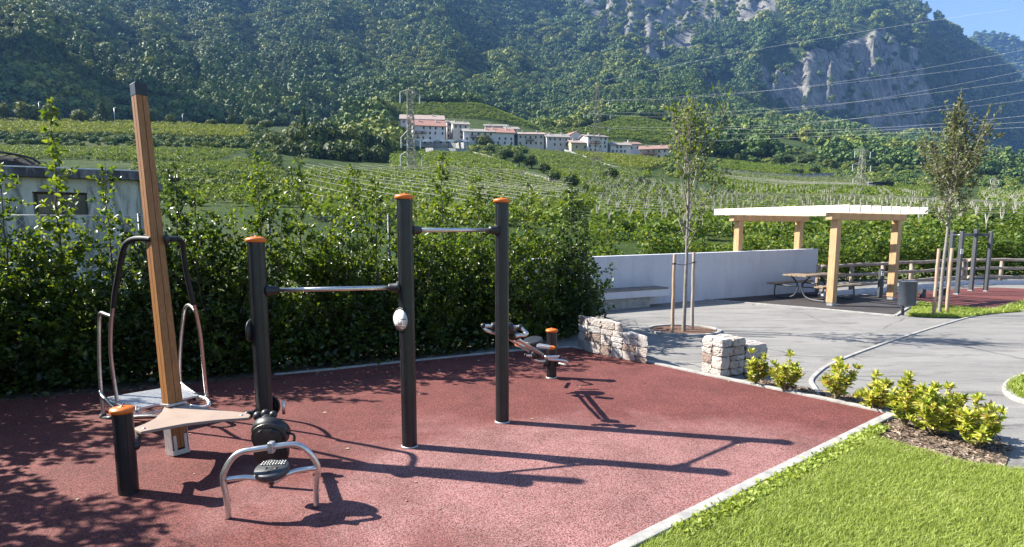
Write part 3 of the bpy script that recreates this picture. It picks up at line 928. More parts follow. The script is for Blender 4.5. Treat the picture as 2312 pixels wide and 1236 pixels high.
# hand bike between the third post and the low post
def hub(parent, c, d, r, l, name='hub'):
    M = frame(d, (0, 0, 1)); m = MB()
    m.lathe([(0.0, -l), (r * 0.8, -l), (r, -l * 0.6), (r, l * 0.5), (r * 0.75, l), (0.0, l)], c, 22, M)
    return m.build(name, m_plast, parent)
ax = Vector((0.97, 0.10, 0.0)).normalized()
crank = tubepart('hand_crank', [P(1094, 736, 5.22), P(1111, 737, 5.22)], 0.017, m_steel, gym)
m = MB(); m.ball(P(1091, 736, 5.22), 0.026); m.build('knob', m_plast, crank)
tubepart('crank_arm', [P(1093, 741, 5.22), P(1099, 746, 5.2), P(1109, 750, 5.2), P(1124, 754, 5.22)], 0.0165, m_steel, crank)
hub(crank, P(1116, 738, 5.22), ax, 0.042, 0.03)
crank = tubepart('hand_crank', [P(1152, 739, 5.22), P(1174, 739, 5.2)], 0.018, m_steel, gym)
m = MB(); m.ball(P(1174, 739.5, 5.2), 0.030); m.build('knob', m_plast, crank)
tubepart('crank_arm', [P(1177, 741, 5.19), P(1184, 748, 5.17), P(1189.5, 753, 5.16), P(1185, 757, 5.15), P(1175, 757, 5.14), P(1164, 759, 5.12)], 0.0175, m_steel, crank)
hub(crank, P(1150, 740, 5.2), ax, 0.052, 0.035)
m = MB(); m.ball(P(1160, 759, 5.3), 0.055, 16, (1.4, 1, 0.8)); m.box(P(1154, 750, 5.28), (0.10, 0.05, 0.045)); m.build('gear_case', m_plast, gym, bevel=0.01)
fr_ = MB()
fr_.tube([P(1152, 756, 5.3), P(1190, 780, 5.75), P(1225, 802, 6.2)], 0.021, 14)
fr_.tube([P(1146, 762, 5.34), P(1172, 780, 5.75), P(1194, 793, 6.1)], 0.015, 12)
incl = fr_.build('inclined_frame', m_steel, gym)
m = MB(); M = frame((-0.12, -0.20, 0.97), (1, 0, 0)); rr = 0.098 * S1; c = P(1204, 770, 6.15)
m.lathe([(0.0, -0.02), (rr * 0.9, -0.025), (rr, -0.015), (rr, 0.015), (rr * 0.9, 0.02), (0.0, 0.012)], c, 36, M)
m.build('flywheel', m_plast, gym)
def pedal(a, b, y0, y1):
    m = MB(); m.bar(P(a[0], a[1], y0), P(b[0], b[1], y1), 0.085, 0.032)
    o = m.build('pedal', m_galv, gym, bevel=0.006)
    e = MB(); d = (P(b[0], b[1], y1) - P(a[0], a[1], y0)).normalized(); q = P(b[0], b[1], y1)
    e.bar(q + d * 0.001, q + d * 0.045, 0.086, 0.034, w1=0.05, h1=0.028); e.build('pedal_end', m_orange, o, bevel=0.006)
pedal((1214, 780), (1244, 785), 6.0, 5.95); pedal((1187, 784), (1172, 779), 6.0, 6.05)
hub(gym, P(1216, 800, 6.15), ax, 0.055, 0.03, 'lower_hub')
hub(gym, P(1206, 803, 6.12), ax, 0.045, 0.03, 'lower_hub')
hb = tubepart('handle_bar', [P(1187, 802.5, 6.1), P(1203, 804, 6.1)], 0.016, m_steel, gym)
m = MB(); m.tube([P(1184, 802, 6.1), P(1188, 802.6, 6.1)], 0.017, 12); m.build('end_cap', m_plast, hb)
hb = tubepart('handle_bar', [P(1230, 807, 6.25), P(1262, 806, 6.25)], 0.018, m_steel, gym)
m = MB(); m.tube([P(1261, 806, 6.25), P(1266, 806, 6.25)], 0.0185, 12); m.build('end_cap', m_plast, hb)
fr1 = tubepart('foot_rest', [P(1201, 808, 6.3), P(1207, 813, 6.3), P(1215, 816, 6.35), P(1230, 816, 6.5)], 0.0165, m_steel, gym)
hub(fr1, P(1232, 820, 6.62), ax, 0.045, 0.035)
fr2 = tubepart('foot_rest', [P(1238, 811, 6.4), P(1255, 813, 6.4), P(1273, 815, 6.42), P(1281, 821, 6.45), P(1276, 824, 6.5), P(1262, 821, 6.6)], 0.0165, m_steel, gym)
hub(fr2, P(1259, 820, 6.66), ax, 0.048, 0.035)
# ------------------------------------------------------------------ white wall with its bench

def M_stained(name, a, b, stain, sc):
    t = NT(name); t.set(0.88, 0, 0.25)
    v = t.coord()
    c = t.ramp(t.noise(v, 1.6, 6, 0.7), [(0.3, a), (0.7, b)])
    s = t.ramp(t.noise(t.coord((1.5, 1.5, 0.35)), 2.4, 6, 0.7, 0.4), [(sc, 1.0), (sc + 0.16, 0.0)])
    t.base(t.mix(s, c, stain)); t.bump(t.noise(v, 60, 5, 0.7), 0.3, 0.006)
    return t.m
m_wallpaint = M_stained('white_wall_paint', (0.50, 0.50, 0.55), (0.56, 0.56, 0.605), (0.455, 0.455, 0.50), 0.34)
wl, wr = G(1130, 712), G(1842, 658)
wd = (wr - wl).normalized(); wq = Vector((-wd.y, wd.x, 0))
def walz(px, y): 
    p = wl + wd * 0
    return W(px, y, 1).z
zl = W(1400, 580, G(1400, 690).y).z; zr = W(1840, 562, G(1840, 658).y).z
wallt = thing('white_wall', wl, 'long white painted wall with a flat top beside the asphalt plaza', 'wall')
m = MB()
a, b = wl, wr
for p0, p1, z0, z1 in ((a, b, zl + 0.0, zr),):
    q = wq * 0.22
    vs = []
    for p, z in ((p0, z0), (p1, z1)):
        vs += [p + Vector((0, 0, -0.3)), p + q + Vector((0, 0, -0.3)), p + q + Vector((0, 0, z)), p + Vector((0, 0, z))]
    m.add(vs, [(0, 1, 2, 3), (7, 6, 5, 4), (0, 4, 5, 1), (1, 5, 6, 2), (2, 6, 7, 3), (3, 7, 4, 0)])
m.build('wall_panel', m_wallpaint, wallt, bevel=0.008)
m = MB()
bl, br = G(1395, 688), G(1478, 681)
def alongwall(px, dz):                      # foot of the wall below a picture column
    d = ray(px, 600); k = d.x / d.y
    s = (k * wl.y - wl.x) / (wd.x - k * wd.y)
    return wl + wd * s
s0_, s1_ = alongwall(1290, 0), alongwall(1484, 0)
f = -wq
z1 = 0.40
m.prism([tuple((s0_ + f * 0.002).xy), tuple((s1_ + f * 0.002).xy), tuple((s1_ + f * 0.48).xy), tuple((s0_ + f * 0.48).xy)], z1 - 0.16, z1)
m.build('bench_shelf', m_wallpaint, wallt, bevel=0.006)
m = MB(); s2_ = alongwall(1445, 0)
m.prism([tuple((s0_ + f * 0.002).xy), tuple((s2_ + f * 0.002).xy), tuple((s2_ + f * 0.38).xy), tuple((s0_ + f * 0.38).xy)], -0.05, z1 - 0.161)
m.build('bench_plinth', m_conc, wallt)
m = MB(); s3_ = alongwall(1480, 0)
for i in range(3):
    o0 = 0.03 + i * 0.155
    m.bar(s0_ + f * (o0 + 0.07) + Vector((0, 0, z1 + 0.022)), s3_ + f * (o0 + 0.07) + Vector((0, 0, z1 + 0.022)), 0.14, 0.04)
m.build('bench_seat', pm('weathered_boards', (0.13, 0.115, 0.10), (0.24, 0.21, 0.18), 5, 0.85, bump=0.2, bscale=80, stretch=(1, 1, 4)), wallt, bevel=0.005)

# ------------------------------------------------------------------ dry stone blocks
def M_stone():
    t = NT('split_limestone'); t.set(0.9, 0, 0.25)
    v = t.coord()
    r = t.new('ShaderNodeNewGeometry').outputs['Random Per Island']
    c = t.ramp(r, [(0.0, (0.27, 0.21, 0.18)), (0.25, (0.45, 0.41, 0.37)), (0.5, (0.54, 0.53, 0.51)), (0.72, (0.33, 0.265, 0.23)), (0.86, (0.40, 0.39, 0.38)), (1.0, (0.58, 0.56, 0.53))])
    n = t.ramp(t.noise(v, 11, 8, 0.75, 1.0), [(0.28, (0.55, 0.50, 0.46)), (0.5, (0.98, 0.96, 0.94)), (0.7, (1.12, 1.10, 1.08))])
    t.base(t.mix(1.0, c, n, 'MULTIPLY')); t.bump(t.noise(v, 26, 8, 0.75), 0.9, 0.02)
    return t.m
m_stone = M_stone()
def stone(mb, c, size, X, Y, rng):
    n = 5; vs = []; idx = {}
    sz = [s / 2 * (0.945) for s in size]
    ph = rng.uniform(0, 50, 3)
    fs = []
    def vid(i, j, k):
        if (i, j, k) in idx: return idx[(i, j, k)]
        p = np.array([i, j, k]) / n * 2 - 1
        q = p * (1 - 0.055 * (np.sum(p ** 6) - p ** 6))          # knock the corners back
        w = 0.06 * np.array([math.sin(ph[0] + 4.1 * p[1] + 3 * p[2]), math.sin(ph[1] + 3.7 * p[0] + 4 * p[2]), math.sin(ph[2] + 3.3 * p[0] + 4.3 * p[1])])
        w += rng.uniform(-0.05, 0.05, 3)
        q = (q + w) * np.array(sz)
        idx[(i, j, k)] = len(vs)
        vs.append(Vector(c) + X * float(q[0]) + Y * float(q[1]) + Vector((0, 0, float(q[2]))))
        return idx[(i, j, k)]
    for a in range(n):
        for b in range(n):
            fs.append((vid(a, b, 0), vid(a, b + 1, 0), vid(a + 1, b + 1, 0), vid(a + 1, b, 0)))
            fs.append((vid(a, b, n), vid(a + 1, b, n), vid(a + 1, b + 1, n), vid(a, b + 1, n)))
            fs.append((vid(a, 0, b), vid(a + 1, 0, b), vid(a + 1, 0, b + 1), vid(a, 0, b + 1)))
            fs.append((vid(a, n, b), vid(a, n, b + 1), vid(a + 1, n, b + 1), vid(a + 1, n, b)))
            fs.append((vid(0, a, b), vid(0, a, b + 1), vid(0, a + 1, b + 1), vid(0, a + 1, b)))
            fs.append((vid(n, a, b), vid(n, a + 1, b), vid(n, a + 1, b + 1), vid(n, a, b + 1)))
    mb.add(vs, fs, False)
def split_rect(x0, x1, z0, z1, rng, out):
    w, h = x1 - x0, z1 - z0
    big = 0.40 if rng.random() < 0.45 else 0.27
    if w > big or (w > h * 2.4 and w > 0.24):
        c = x0 + w * rng.uniform(0.32, 0.68); split_rect(x0, c, z0, z1, rng, out); split_rect(c, x1, z0, z1, rng, out)
    elif h > 0.20 or (h > 0.16 and rng.random() < 0.35):
        c = z0 + h * rng.uniform(0.35, 0.65); split_rect(x0, x1, z0, c, rng, out); split_rect(x0, x1, c, z1, rng, out)
    else: out.append((x0, x1, z0, z1))
def stone_block(root, name, o, X, Y, L, D, h, seed, rows):
    rng = np.random.default_rng(seed)
    mb = MB(); o = Vector(o)
    for y0, y1 in ((0, D * 0.5), (D * 0.5, D)):
        cells = []
        mid = h * rng.uniform(0.42, 0.6)
        split_rect(0, L, 0, mid, rng, cells); split_rect(0, L, mid, h, rng, cells)
        for x0, x1, za_, zb2 in cells:
            j = rng.uniform(-0.010, 0.012)
            stone(mb, o + X * ((x0 + x1) / 2) + Y * ((y0 + y1) / 2 + j) + Vector((0, 0, (za_ + zb2) / 2)), (x1 - x0, y1 - y0, zb2 - za_), X, Y, rng)
    ob = mb.build(name, m_stone, root)
    k = MB(); k.prism([tuple((o + X * a * L + Y * b * D).xy) for a, b in ((.05, .08), (.95, .08), (.95, .92), (.05, .92))], -0.03, h - 0.03)
    k.build('mortar_core', m_soil, ob)
    return ob
s1a, s1b = G(1330, 797), G(1461, 823)
X1 = (s1b - s1a).normalized(); Y1 = Vector((-0.30, 0.954, 0)); L1 = (s1b - s1a).length
st = thing('stone_block_wall', s1a, 'wider rough limestone block wall at the foot of the hedge', 'stone wall', 'low dry stone walls beside the rubber surface')
stone_block(st, 'tall_section', s1a, X1, Y1, L1 * 0.60, 0.42, 0.51, 4, (0.13, 0.15, 0.13, 0.10))
stone_block(st, 'low_section', s1a + X1 * (L1 * 0.60 + 0.006), X1, Y1, L1 * 0.40, 0.40, 0.385, 9, (0.12, 0.13, 0.12))
c2 = G(1627, 853); a2 = G(1569, 841)
Xk = (c2 - a2).normalized(); Yp = Vector((0.90, 0.43, 0)).normalized()
Xp = Vector((Yp.y, -Yp.x, 0))
wk = 0.36
st = thing('stone_block_wall', c2, 'narrow pale limestone block wall with yellow shrub growing against it', 'stone wall', 'low dry stone walls beside the rubber surface')
o2 = c2 - Xp * wk
stone_block(st, 'tall_section', o2, Yp, Xp, 0.40, wk, 0.47, 15, (0.17, 0.17, 0.14))
stone_block(st, 'low_section', o2 + Yp * 0.406, Yp, Xp, 0.40, wk, 0.37, 23, (0.13, 0.13, 0.12))

# ------------------------------------------------------------------ pergola
m_spruce = M_wood('spruce_timber', (0.33, 0.195, 0.095), (0.46, 0.285, 0.145), (0.55, 0.37, 0.205), (9, 9, 0.9), 0.6)
m_rafter = M_wood('pale_new_timber', (0.66, 0.58, 0.47), (0.78, 0.70, 0.59), (0.84, 0.78, 0.69), (5, 5, 5), 0.65)
p1, p3, p4 = G(1661, 668), G(1876, 690), G(2012, 676)
p2 = p1 + p4 - p3
U = (p4 - p3).normalized(); Vd = (p3 - p1).normalized()
LU, LV = (p4 - p3).length, (p3 - p1).length
perg = thing('pergola', (p1 + p4) / 2, 'timber pergola with four square posts and white rafters over the picnic table', 'pergola')
zb = W(CX, 497, p3.y).z
Mp = frame((0, 0, 1), tuple(U))
for p in (p1, p2, p3, p4):
    m = MB(); hw = 0.085
    m.prism([(-hw, -hw), (hw, -hw), (hw, hw), (-hw, hw)], 0.07, zb, Mp, p)
    o = m.build('post', m_spruce, perg, bevel=0.006)
    m = MB(); hw = 0.07
    m.prism([(-hw, -hw), (hw, -hw), (hw, hw), (-hw, hw)], 0.0, 0.068, Mp, p)
    m.build('post_shoe', m_galv, o)
for q0, q1 in ((p1, p2), (p3, p4)):
    m = MB(); m.bar(q0 - U * 0.30 + Vector((0, 0, zb + 0.083)), q1 + U * 0.30 + Vector((0, 0, zb + 0.083)), 0.16, 0.162)
    m.build('beam', m_spruce, perg, bevel=0.006)
for i in range(9):
    off = -0.36 + (LU + 0.76) * i / 8
    q = Vector((0, 0, zb + 0.167 + 0.082))
    m = MB(); m.bar(p1 + U * off - Vd * 0.5 + q, p3 + U * off + Vd * 0.5 + q, 0.05, 0.165)
    m.build('rafter', m_rafter, perg, bevel=0.004)

# ------------------------------------------------------------------ picnic table
m_slat = M_wood('weathered_table_timber', (0.15, 0.105, 0.065), (0.24, 0.18, 0.12), (0.31, 0.24, 0.17), (8, 8, 8), 0.7)
m_grey = pm('dark_grey_paint', (0.045, 0.050, 0.056), (0.07, 0.075, 0.082), 12, 0.5, spec=0.5, bump=0.03)
tc = (p1 + p4) / 2 + Vector((-0.08, -0.25, 0))
tab = thing('picnic_table', tc, 'wooden picnic table with two attached benches and curved grey legs under the pergola', 'picnic table')
Vn = Vector((-U.y, U.x, 0)); HL = 0.85
m = MB()
for i in range(5): m.bar(tc + Vn * ((i - 2) * 0.135) - U * HL + Vector((0, 0, 0.635)), tc + Vn * ((i - 2) * 0.135) + U * HL + Vector((0, 0, 0.635)), 0.125, 0.04)
m.build('tabletop', m_slat, tab, bevel=0.004)
for s in (-1, 1):
    m = MB()
    for i in (0, 1): m.bar(tc + Vn * (s * (0.62 + i * 0.125)) - U * HL + Vector((0, 0, 0.385)), tc + Vn * (s * (0.62 + i * 0.125)) + U * HL + Vector((0, 0, 0.385)), 0.115, 0.04)
    m.build('bench_seat', m_slat, tab, bevel=0.004)
for e in (-0.58, 0.58):
    for s in (-1, 1):
        b = tc + U * e
        m = MB()
        pts = [b + Vn * (s * y) + Vector((0, 0, z)) for y, z in ((0.28, 0.61), (0.20, 0.55), (0.09, 0.42), (0.06, 0.28), (0.14, 0.12), (0.30, 0.04), (0.50, 0.025), (0.70, 0.025))]
        m.tube(smooth_path(pts, 5), 0.021, 10)
        o = m.build('leg', m_grey, tab)
        m = MB()
        pts = [b + Vn * (s * y) + Vector((0, 0, z)) for y, z in ((0.70, 0.03), (0.74, 0.10), (0.73, 0.30), (0.72, 0.36))]
        m.tube(smooth_path(pts, 4), 0.019, 10)
        m.tube([b + Vn * (s * 0.08) + Vector((0, 0, 0.335)), b + Vn * (s * 0.72) + Vector((0, 0, 0.345))], 0.016, 8)
        m.build('bench_support', m_grey, o)

# ------------------------------------------------------------------ litter bin
bb = G(2038, 712)
m_bin = pm('slate_grey_metal', (0.060, 0.075, 0.095), (0.085, 0.10, 0.125), 7, 0.45, metal=0.2, spec=0.5, bump=0.03)
binr = thing('litter_bin', bb, 'grey blue cylindrical litter bin on a short pole', 'litter bin')
yc = bb.y + 0.0
zt, zbm = W(CX, 634, yc).z, W(CX, 688, yc).z
cc = bb + Vector((-0.01, -0.12, 0))
m = MB(); m.lathe([(0.0, zbm), (0.158, zbm), (0.165, zbm + 0.01), (0.165, zt - 0.012), (0.170, zt - 0.01), (0.170, zt), (0.158, zt), (0.155, zt - 0.05), (0.0, zt - 0.06)], cc, 40)
m.build('drum', m_bin, binr)
m = MB(); m.tube([bb, bb + Vector((0, 0.1, zt + 0.01))], 0.03, 16); m.build('pole', m_bin, binr)
m = MB(); m.box(cc + Vector((0.175, 0.03, zt - 0.10)), (0.05, 0.05, 0.06)); m.build('lock', m_plast, binr, bevel=0.006)

# ------------------------------------------------------------------ timber rail fence on a white kerb wall
def M_rail():
    t = NT('weathered_round_rail'); t.set(0.85, 0, 0.25)
    v = t.coord()
    t.base(t.ramp(t.noise(v, 6, 6, 0.7, 0.6), [(0.3, (0.20, 0.155, 0.125)), (0.55, (0.34, 0.28, 0.235)), (0.75, (0.44, 0.38, 0.33))]))
    t.bump(t.noise(v, 50, 5, 0.7), 0.3, 0.004)
    return t.m
m_rail = M_rail()
fa, fb, fc = G(1846, 668), G(2172, 641), G(2500, 640)
fen = thing('rail_fence', fa, 'grey brown timber fence of three round rails along the plaza edge', 'fence')
def fence_run(a, b, n, z0, zr):
    d = (b - a)
    for i in range(n + 1):
        p = a + d * (i / n)
        m = MB(); m.tube([p + Vector((0, 0.05, z0)), p + Vector((0, 0.05, zr[0] + 0.04))], 0.058, 14)
        m.build('fence_post', m_rail, fen)
    for z in zr:
        m = MB(); rr = []
        pts = [a.lerp(b, j / 12) + Vector((0, -0.06, z + 0.01 * math.sin(j * 1.7 + z * 20))) for j in range(13)]
        m.tube(pts, [0.048 + 0.005 * math.sin(j * 2.3 + z * 9) for j in range(13)], 14)
        m.build('rail', m_rail, fen)
zr3 = [W(CX, 587, fb.y).z, W(CX, 606, fb.y).z, W(CX, 625, fb.y).z]
fence_run(fa, fb, 5, 0.0, zr3)
fence_run(fb + Vector((0.12, 0.0, 0)), fc, 4, 0.0, zr3)
m = MB()
for a, b in ((fa, fb), (fb, fc)):
    m.bar(a + Vector((0, -0.16, 0.045)), b + Vector((0, -0.16, 0.045)), 0.16, 0.14)
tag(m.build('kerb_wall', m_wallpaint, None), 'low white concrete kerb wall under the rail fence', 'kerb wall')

# ------------------------------------------------------------------ second training area: bar frame, parallel bars, info post
f1, f2, f3 = G(2160, 665), G(2192, 657), G(2225, 658)
fr = thing('bar_frame', f2, 'dark grey training frame with square posts and high bars behind the staked tree', 'training frame')
ztop = W(CX, 523, f1.y).z
f0 = G(2139, 661)
for p in (f0, f1, f2, f3):
    m = MB(); m.prism([(-0.047, -0.047), (0.047, -0.047), (0.047, 0.047), (-0.047, 0.047)], 0, ztop + (0.06 if p is f2 else 0), frame((0, 0, 1), (0.9, 0.4, 0)), p)
    o = m.build('post', m_grey, fr, bevel=0.006)
    m = MB(); m.prism([(-0.062, -0.062), (0.062, -0.062), (0.062, 0.062), (-0.062, 0.062)], 0, 0.03, frame((0, 0, 1), (0.9, 0.4, 0)), p); m.build('base_plate', m_galv, o)
for a, b, z, mt, r in ((f1, f2, ztop - 0.10, m_grey, 0.035), (f2, f3, ztop - 0.10, m_grey, 0.035), (f0, f1, ztop - 0.10, m_steel, 0.02), (f2, f3, 0.32, m_steel, 0.018)):
    m = MB(); m.bar(a + Vector((0, 0, z)), b + Vector((0, 0, z)), r * 2, r * 2.4) if mt is m_grey else m.tube([a + Vector((0, 0, z)), b + Vector((0, 0, z))], r, 12)
    m.build('bar', mt, fr)
q = f1 + Vector((-0.01, -0.066, W(CX, 568, f1.y).z))
m = MB(); m.box(q, (0.075, 0.008, 0.14)); sg = m.build('label', m_white, fr)
m = MB()
for i in range(4): m.box(q + Vector((-0.005, -0.0055, 0.035 - i * 0.022)), (0.045 - 0.008 * (i % 2), 0.002, 0.006))
m.build('lettering', m_greyink, sg)
pb = thing('parallel_bars', G(2082, 673), 'low grey parallel bars with steel handles on the far red surface', 'training bars')
qq = [G(2059, 671), G(2083, 673), G(2112, 668), G(2134, 671)]
for p, zz in zip(qq, (0.24, 0.24, 0.24, 0.24)):
    m = MB(); m.prism([(-0.05, -0.05), (0.05, -0.05), (0.05, 0.05), (-0.05, 0.05)], 0, zz, None, p); m.build('post', m_grey, pb, bevel=0.005)
for a, b in ((0, 2), (1, 3)):
    m = MB(); m.tube([qq[a] + Vector((0, 0, 0.19)), qq[b] + Vector((0, 0, 0.19))], 0.02, 12); m.build('handle_bar', m_steel, pb)
ip = G(1986, 671)
io = thing('info_post', ip, 'short dark info post with small white label beside the pergola', 'info post')
zi = W(CX, 608, ip.y).z
m = MB(); m.prism([(-0.05, -0.05), (0.05, -0.05), (0.05, 0.05), (-0.05, 0.05)], 0, zi, None, ip); m.build('post', m_grey, io, bevel=0.006)
q = ip + Vector((0, -0.056, zi - 0.11)); m = MB(); m.box(q, (0.065, 0.01, 0.13)); sg = m.build('label', m_white, io)
m = MB(); m.box(q + Vector((0, -0.0065, 0.03)), (0.03, 0.002, 0.035)); m.build('pictogram', m_ink, sg)
m = MB(); m.box(q + Vector((0, -0.0065, -0.035)), (0.03, 0.002, 0.006))
m.build('lettering', m_ink, sg)

# ------------------------------------------------------------------ flat-roofed shed and chain-link fence on the left
m_render = M_stained('stained_render', (0.42, 0.43, 0.37), (0.56, 0.57, 0.50), (0.13, 0.135, 0.12), 0.40)
m_roofedge = M_stained('weathered_roof_edge', (0.16, 0.165, 0.17), (0.26, 0.265, 0.27), (0.06, 0.06, 0.065), 0.45)
zr_ = 3.15
def atz(px, py, z): return G(px, py, z)
e0, e1 = atz(0, 376, zr_), atz(332, 388, zr_)
ed = (e1 - e0).normalized(); eb = Vector((-ed.y, ed.x, 0))
e0 = e0 - ed * 5
shed = thing('shed', (e0.x, e0.y, 0), 'old grey rendered shed with a flat concrete roof beyond the chain-link fence', 'shed')
m = MB(); m.prism([tuple(v.xy) for v in (e0, e1, e1 + eb * 5, e0 + eb * 5)], zr_ - 0.20, zr_)
roof = m.build('roof_slab', m_roofedge, shed, bevel=0.01)
m = MB(); m.prism([tuple(v.xy) for v in (e0, e1, e1 + eb * 0.12, e0 + eb * 0.12)], zr_ + 0.002, zr_ + 0.03)
m.build('metal_flashing', m_galv, roof)
w0, w1 = e0 + eb * 0.22, e1 + eb * 0.22 - ed * 0.25
def on_face(px, py):
    d = ray(px, py); k = d.x / d.y
    s = (k * w0.y - w0.x) / (ed.x - k * ed.y); p = w0 + ed * s
    return s, H + d.z / d.y * p.y
sa, zt_ = on_face(72, 433); sb_, _ = on_face(196, 437); zb_ = on_face(130, 487)[1]
Ls = (w1 - w0).length
m = MB()
def wpan(a, b, z0, z1):
    m.prism([tuple(v.xy) for v in (w0 + ed * a, w0 + ed * b, w0 + ed * b + eb * 0.25, w0 + ed * a + eb * 0.25)], z0, z1)
wpan(0, sa, -0.1, zr_ - 0.201); wpan(sb_, Ls, -0.1, zr_ - 0.201); wpan(sa, sb_, -0.1, zb_); wpan(sa, sb_, zt_, zr_ - 0.201)
m.prism([tuple(v.xy) for v in (w1 + eb * 0.251, w1 + eb * 4.5, w1 + eb * 4.5 - ed * 0.25, w1 + eb * 0.251 - ed * 0.25)], -0.1, zr_ - 0.201)
m.prism([tuple(v.xy) for v in (w0 + eb * 4.25, w1 + eb * 4.25 - ed * 0.251, w1 + eb * 4.5 - ed * 0.251, w0 + eb * 4.5)], -0.1, zr_ - 0.201)
m.build('wall', m_render, shed)
win = MB()
win.prism([tuple(v.xy) for v in (w0 + ed * (sa + .004) + eb * 0.16, w0 + ed * (sb_ - .004) + eb * 0.16, w0 + ed * (sb_ - .004) + eb * 0.19, w0 + ed * (sa + .004) + eb * 0.19)], zb_ + .004, zt_ - .004)
m_glass = pm('dark_glass', (0.02, 0.024, 0.026), (0.05, 0.055, 0.05), 3, 0.15, spec=0.6)
wo = win.build('window', m_glass, shed)
m = MB()
for t_ in (0.0, 0.5, 1.0):
    s = sa + 0.03 + (sb_ - sa - 0.06) * t_
    m.prism([tuple(v.xy) for v in (w0 + ed * (s - .022) + eb * 0.13, w0 + ed * (s + .022) + eb * 0.13, w0 + ed * (s + .022) + eb * 0.158, w0 + ed * (s - .022) + eb * 0.158)], zb_ + .05, zt_ - .05)
for z in (zb_ + .006, zt_ - .049):
    m.prism([tuple(v.xy) for v in (w0 + ed * (sa + .006) + eb * 0.13, w0 + ed * (sb_ - .006) + eb * 0.13, w0 + ed * (sb_ - .006) + eb * 0.158, w0 + ed * (sa + .006) + eb * 0.158)], z, z + .043)
m.build('window_frame', pm('rusty_frame', (0.05, 0.04, 0.035), (0.12, 0.09, 0.07), 20, 0.8), wo)

# covered heap on the shed roof
pc = e0 + ed * ((e1 - e0).length - 3.05) + eb * 0.75
pc.z = 0
pt = thing('tarp_heap', (pc.x, pc.y, zr_), 'dark covered heap with a bent black hoop on the shed roof', 'heap')
nu, nv = 40, 16; V = []
for i in range(nv):
    for j in range(nu):
        a = 2 * math.pi * j / nu; r = i / (nv - 1)
        x = 1.0 * r * math.cos(a); y = 0.5 * r * math.sin(a)
        z = 0.30 * (1 - r ** 3) + 0.09 * (float(fbm(x * 3 + 9, y * 5 + 3, 3, 3))) * (1 - r * 0.7) + 0.02
        q = pc + ed * x + eb * y; V.append((q.x, q.y, zr_ + max(0.012, z)))
F = [(i * nu + j, i * nu + (j + 1) % nu, (i + 1) * nu + (j + 1) % nu, (i + 1) * nu + j) for i in range(nv - 1) for j in range(nu)]
np_mesh('cover', V, F, pm('dark_brushwood', (0.02, 0.018, 0.016), (0.085, 0.075, 0.065), 16, 0.9, bump=1.0, bscale=30, bdist=0.05), pt)
m = MB(); m.tube(smooth_path([pc + ed * x + Vector((0, 0, zr_ + z)) for x, z in ((-1.1, 0.32), (-0.7, 0.43), (-0.2, 0.42), (0.3, 0.36), (0.75, 0.26), (1.0, 0.03))], 4), 0.024, 8); m.build('hoop', m_plast, pt)
m = MB()
for i in range(26):
    x = random.uniform(-1.0, 1.0); y = random.uniform(-0.5, 0.4); q = pc + ed * x + eb * y + Vector((0, 0, zr_ + 0.07 + 0.2 * (1 - abs(x))))
    m.tube([q - ed * random.uniform(.1, .35) + Vector((0, 0, random.uniform(-.05, .05))), q + ed * random.uniform(.1, .35) + eb * random.uniform(-.1, .1) + Vector((0, 0, random.uniform(-.06, .1)))], 0.012, 6)
m.build('branches', pm('dead_branch', (0.06, 0.05, 0.04), (0.14, 0.12, 0.10), 20, 0.9), pt)

m_wire = pm('galvanised_wire', (0.42, 0.43, 0.44), (0.55, 0.56, 0.57), 10, 0.5, metal=0.5)
cl0, cl1 = Vector((-11.5, 8.4, 0)), Vector((-2.1, 10.4, 0))
clf = thing('chain_link_fence', cl0, 'tall grey chain-link fence with thin dark posts behind the hedge', 'fence')
cd = (cl1 - cl0); cL = cd.length; cd = cd / cL; ch = 2.02
def wirebars(segs, r):
    A0 = np.array([s[0] for s in segs]); B0 = np.array([s[1] for s in segs])
    d = B0 - A0; d /= np.linalg.norm(d, axis=1)[:, None]
    n1 = np.cross(d, np.array([0.3, -0.9, 0.2])); n1 /= np.linalg.norm(n1, axis=1)[:, None]
    n2 = np.cross(d, n1)
    V = []; 
    for k in range(3):
        a = 2 * math.pi * k / 3
        o = (n1 * math.cos(a) + n2 * math.sin(a)) * r
        V += [A0 + o, B0 + o]
    V = np.stack(V, 1)          # (n,6,3)
    n = len(segs); base = np.arange(n)[:, None] * 6
    F = np.concatenate([base + np.array([[0, 2, 3, 1]]), base + np.array([[2, 4, 5, 3]]), base + np.array([[4, 0, 1, 5]])])
    return V.reshape(-1, 3), F
segs = []
sp = 0.105
k = -ch
while k < cL:
    for sgn in (1, -1):
        x0, z0, x1, z1_ = k, 0.02, k + ch - 0.02, ch
        if sgn < 0: z0, z1_ = ch, 0.02
        if x0 < 0:
            z0 += (0 - x0) * (1 if sgn > 0 else -1); x0 = 0
        if x1 > cL:
            z1_ -= (x1 - cL) * (1 if sgn > 0 else -1); x1 = cL
        if x1 - x0 > 0.02:
            y = 0.002 * sgn
            segs.append(((cl0 + cd * x0 + Vector((0, y, z0)))[:], (cl0 + cd * x1 + Vector((0, y, z1_)))[:]))
    k += sp
V, F = wirebars(segs, 0.0026)
np_mesh('wire_mesh', V, F, m_wire, clf)
for i in range(6):
    p = cl0 + cd * (cL * i / 5)
    m = MB(); m.tube([p + Vector((0, 0.03, -0.05)), p + Vector((0, 0.03, ch + 0.03))], 0.024, 10); m.build('fence_post', m_grey, clf)
m = MB(); m.tube([cl0 + Vector((0, 0, ch)), cl1 + Vector((0, 0, ch))], 0.004, 6); m.build('tension_wire', m_wire, clf)
# ------------------------------------------------------------------ leaves and plants
def unit(a): return a / np.maximum(np.linalg.norm(a, axis=-1, keepdims=True), 1e-9)

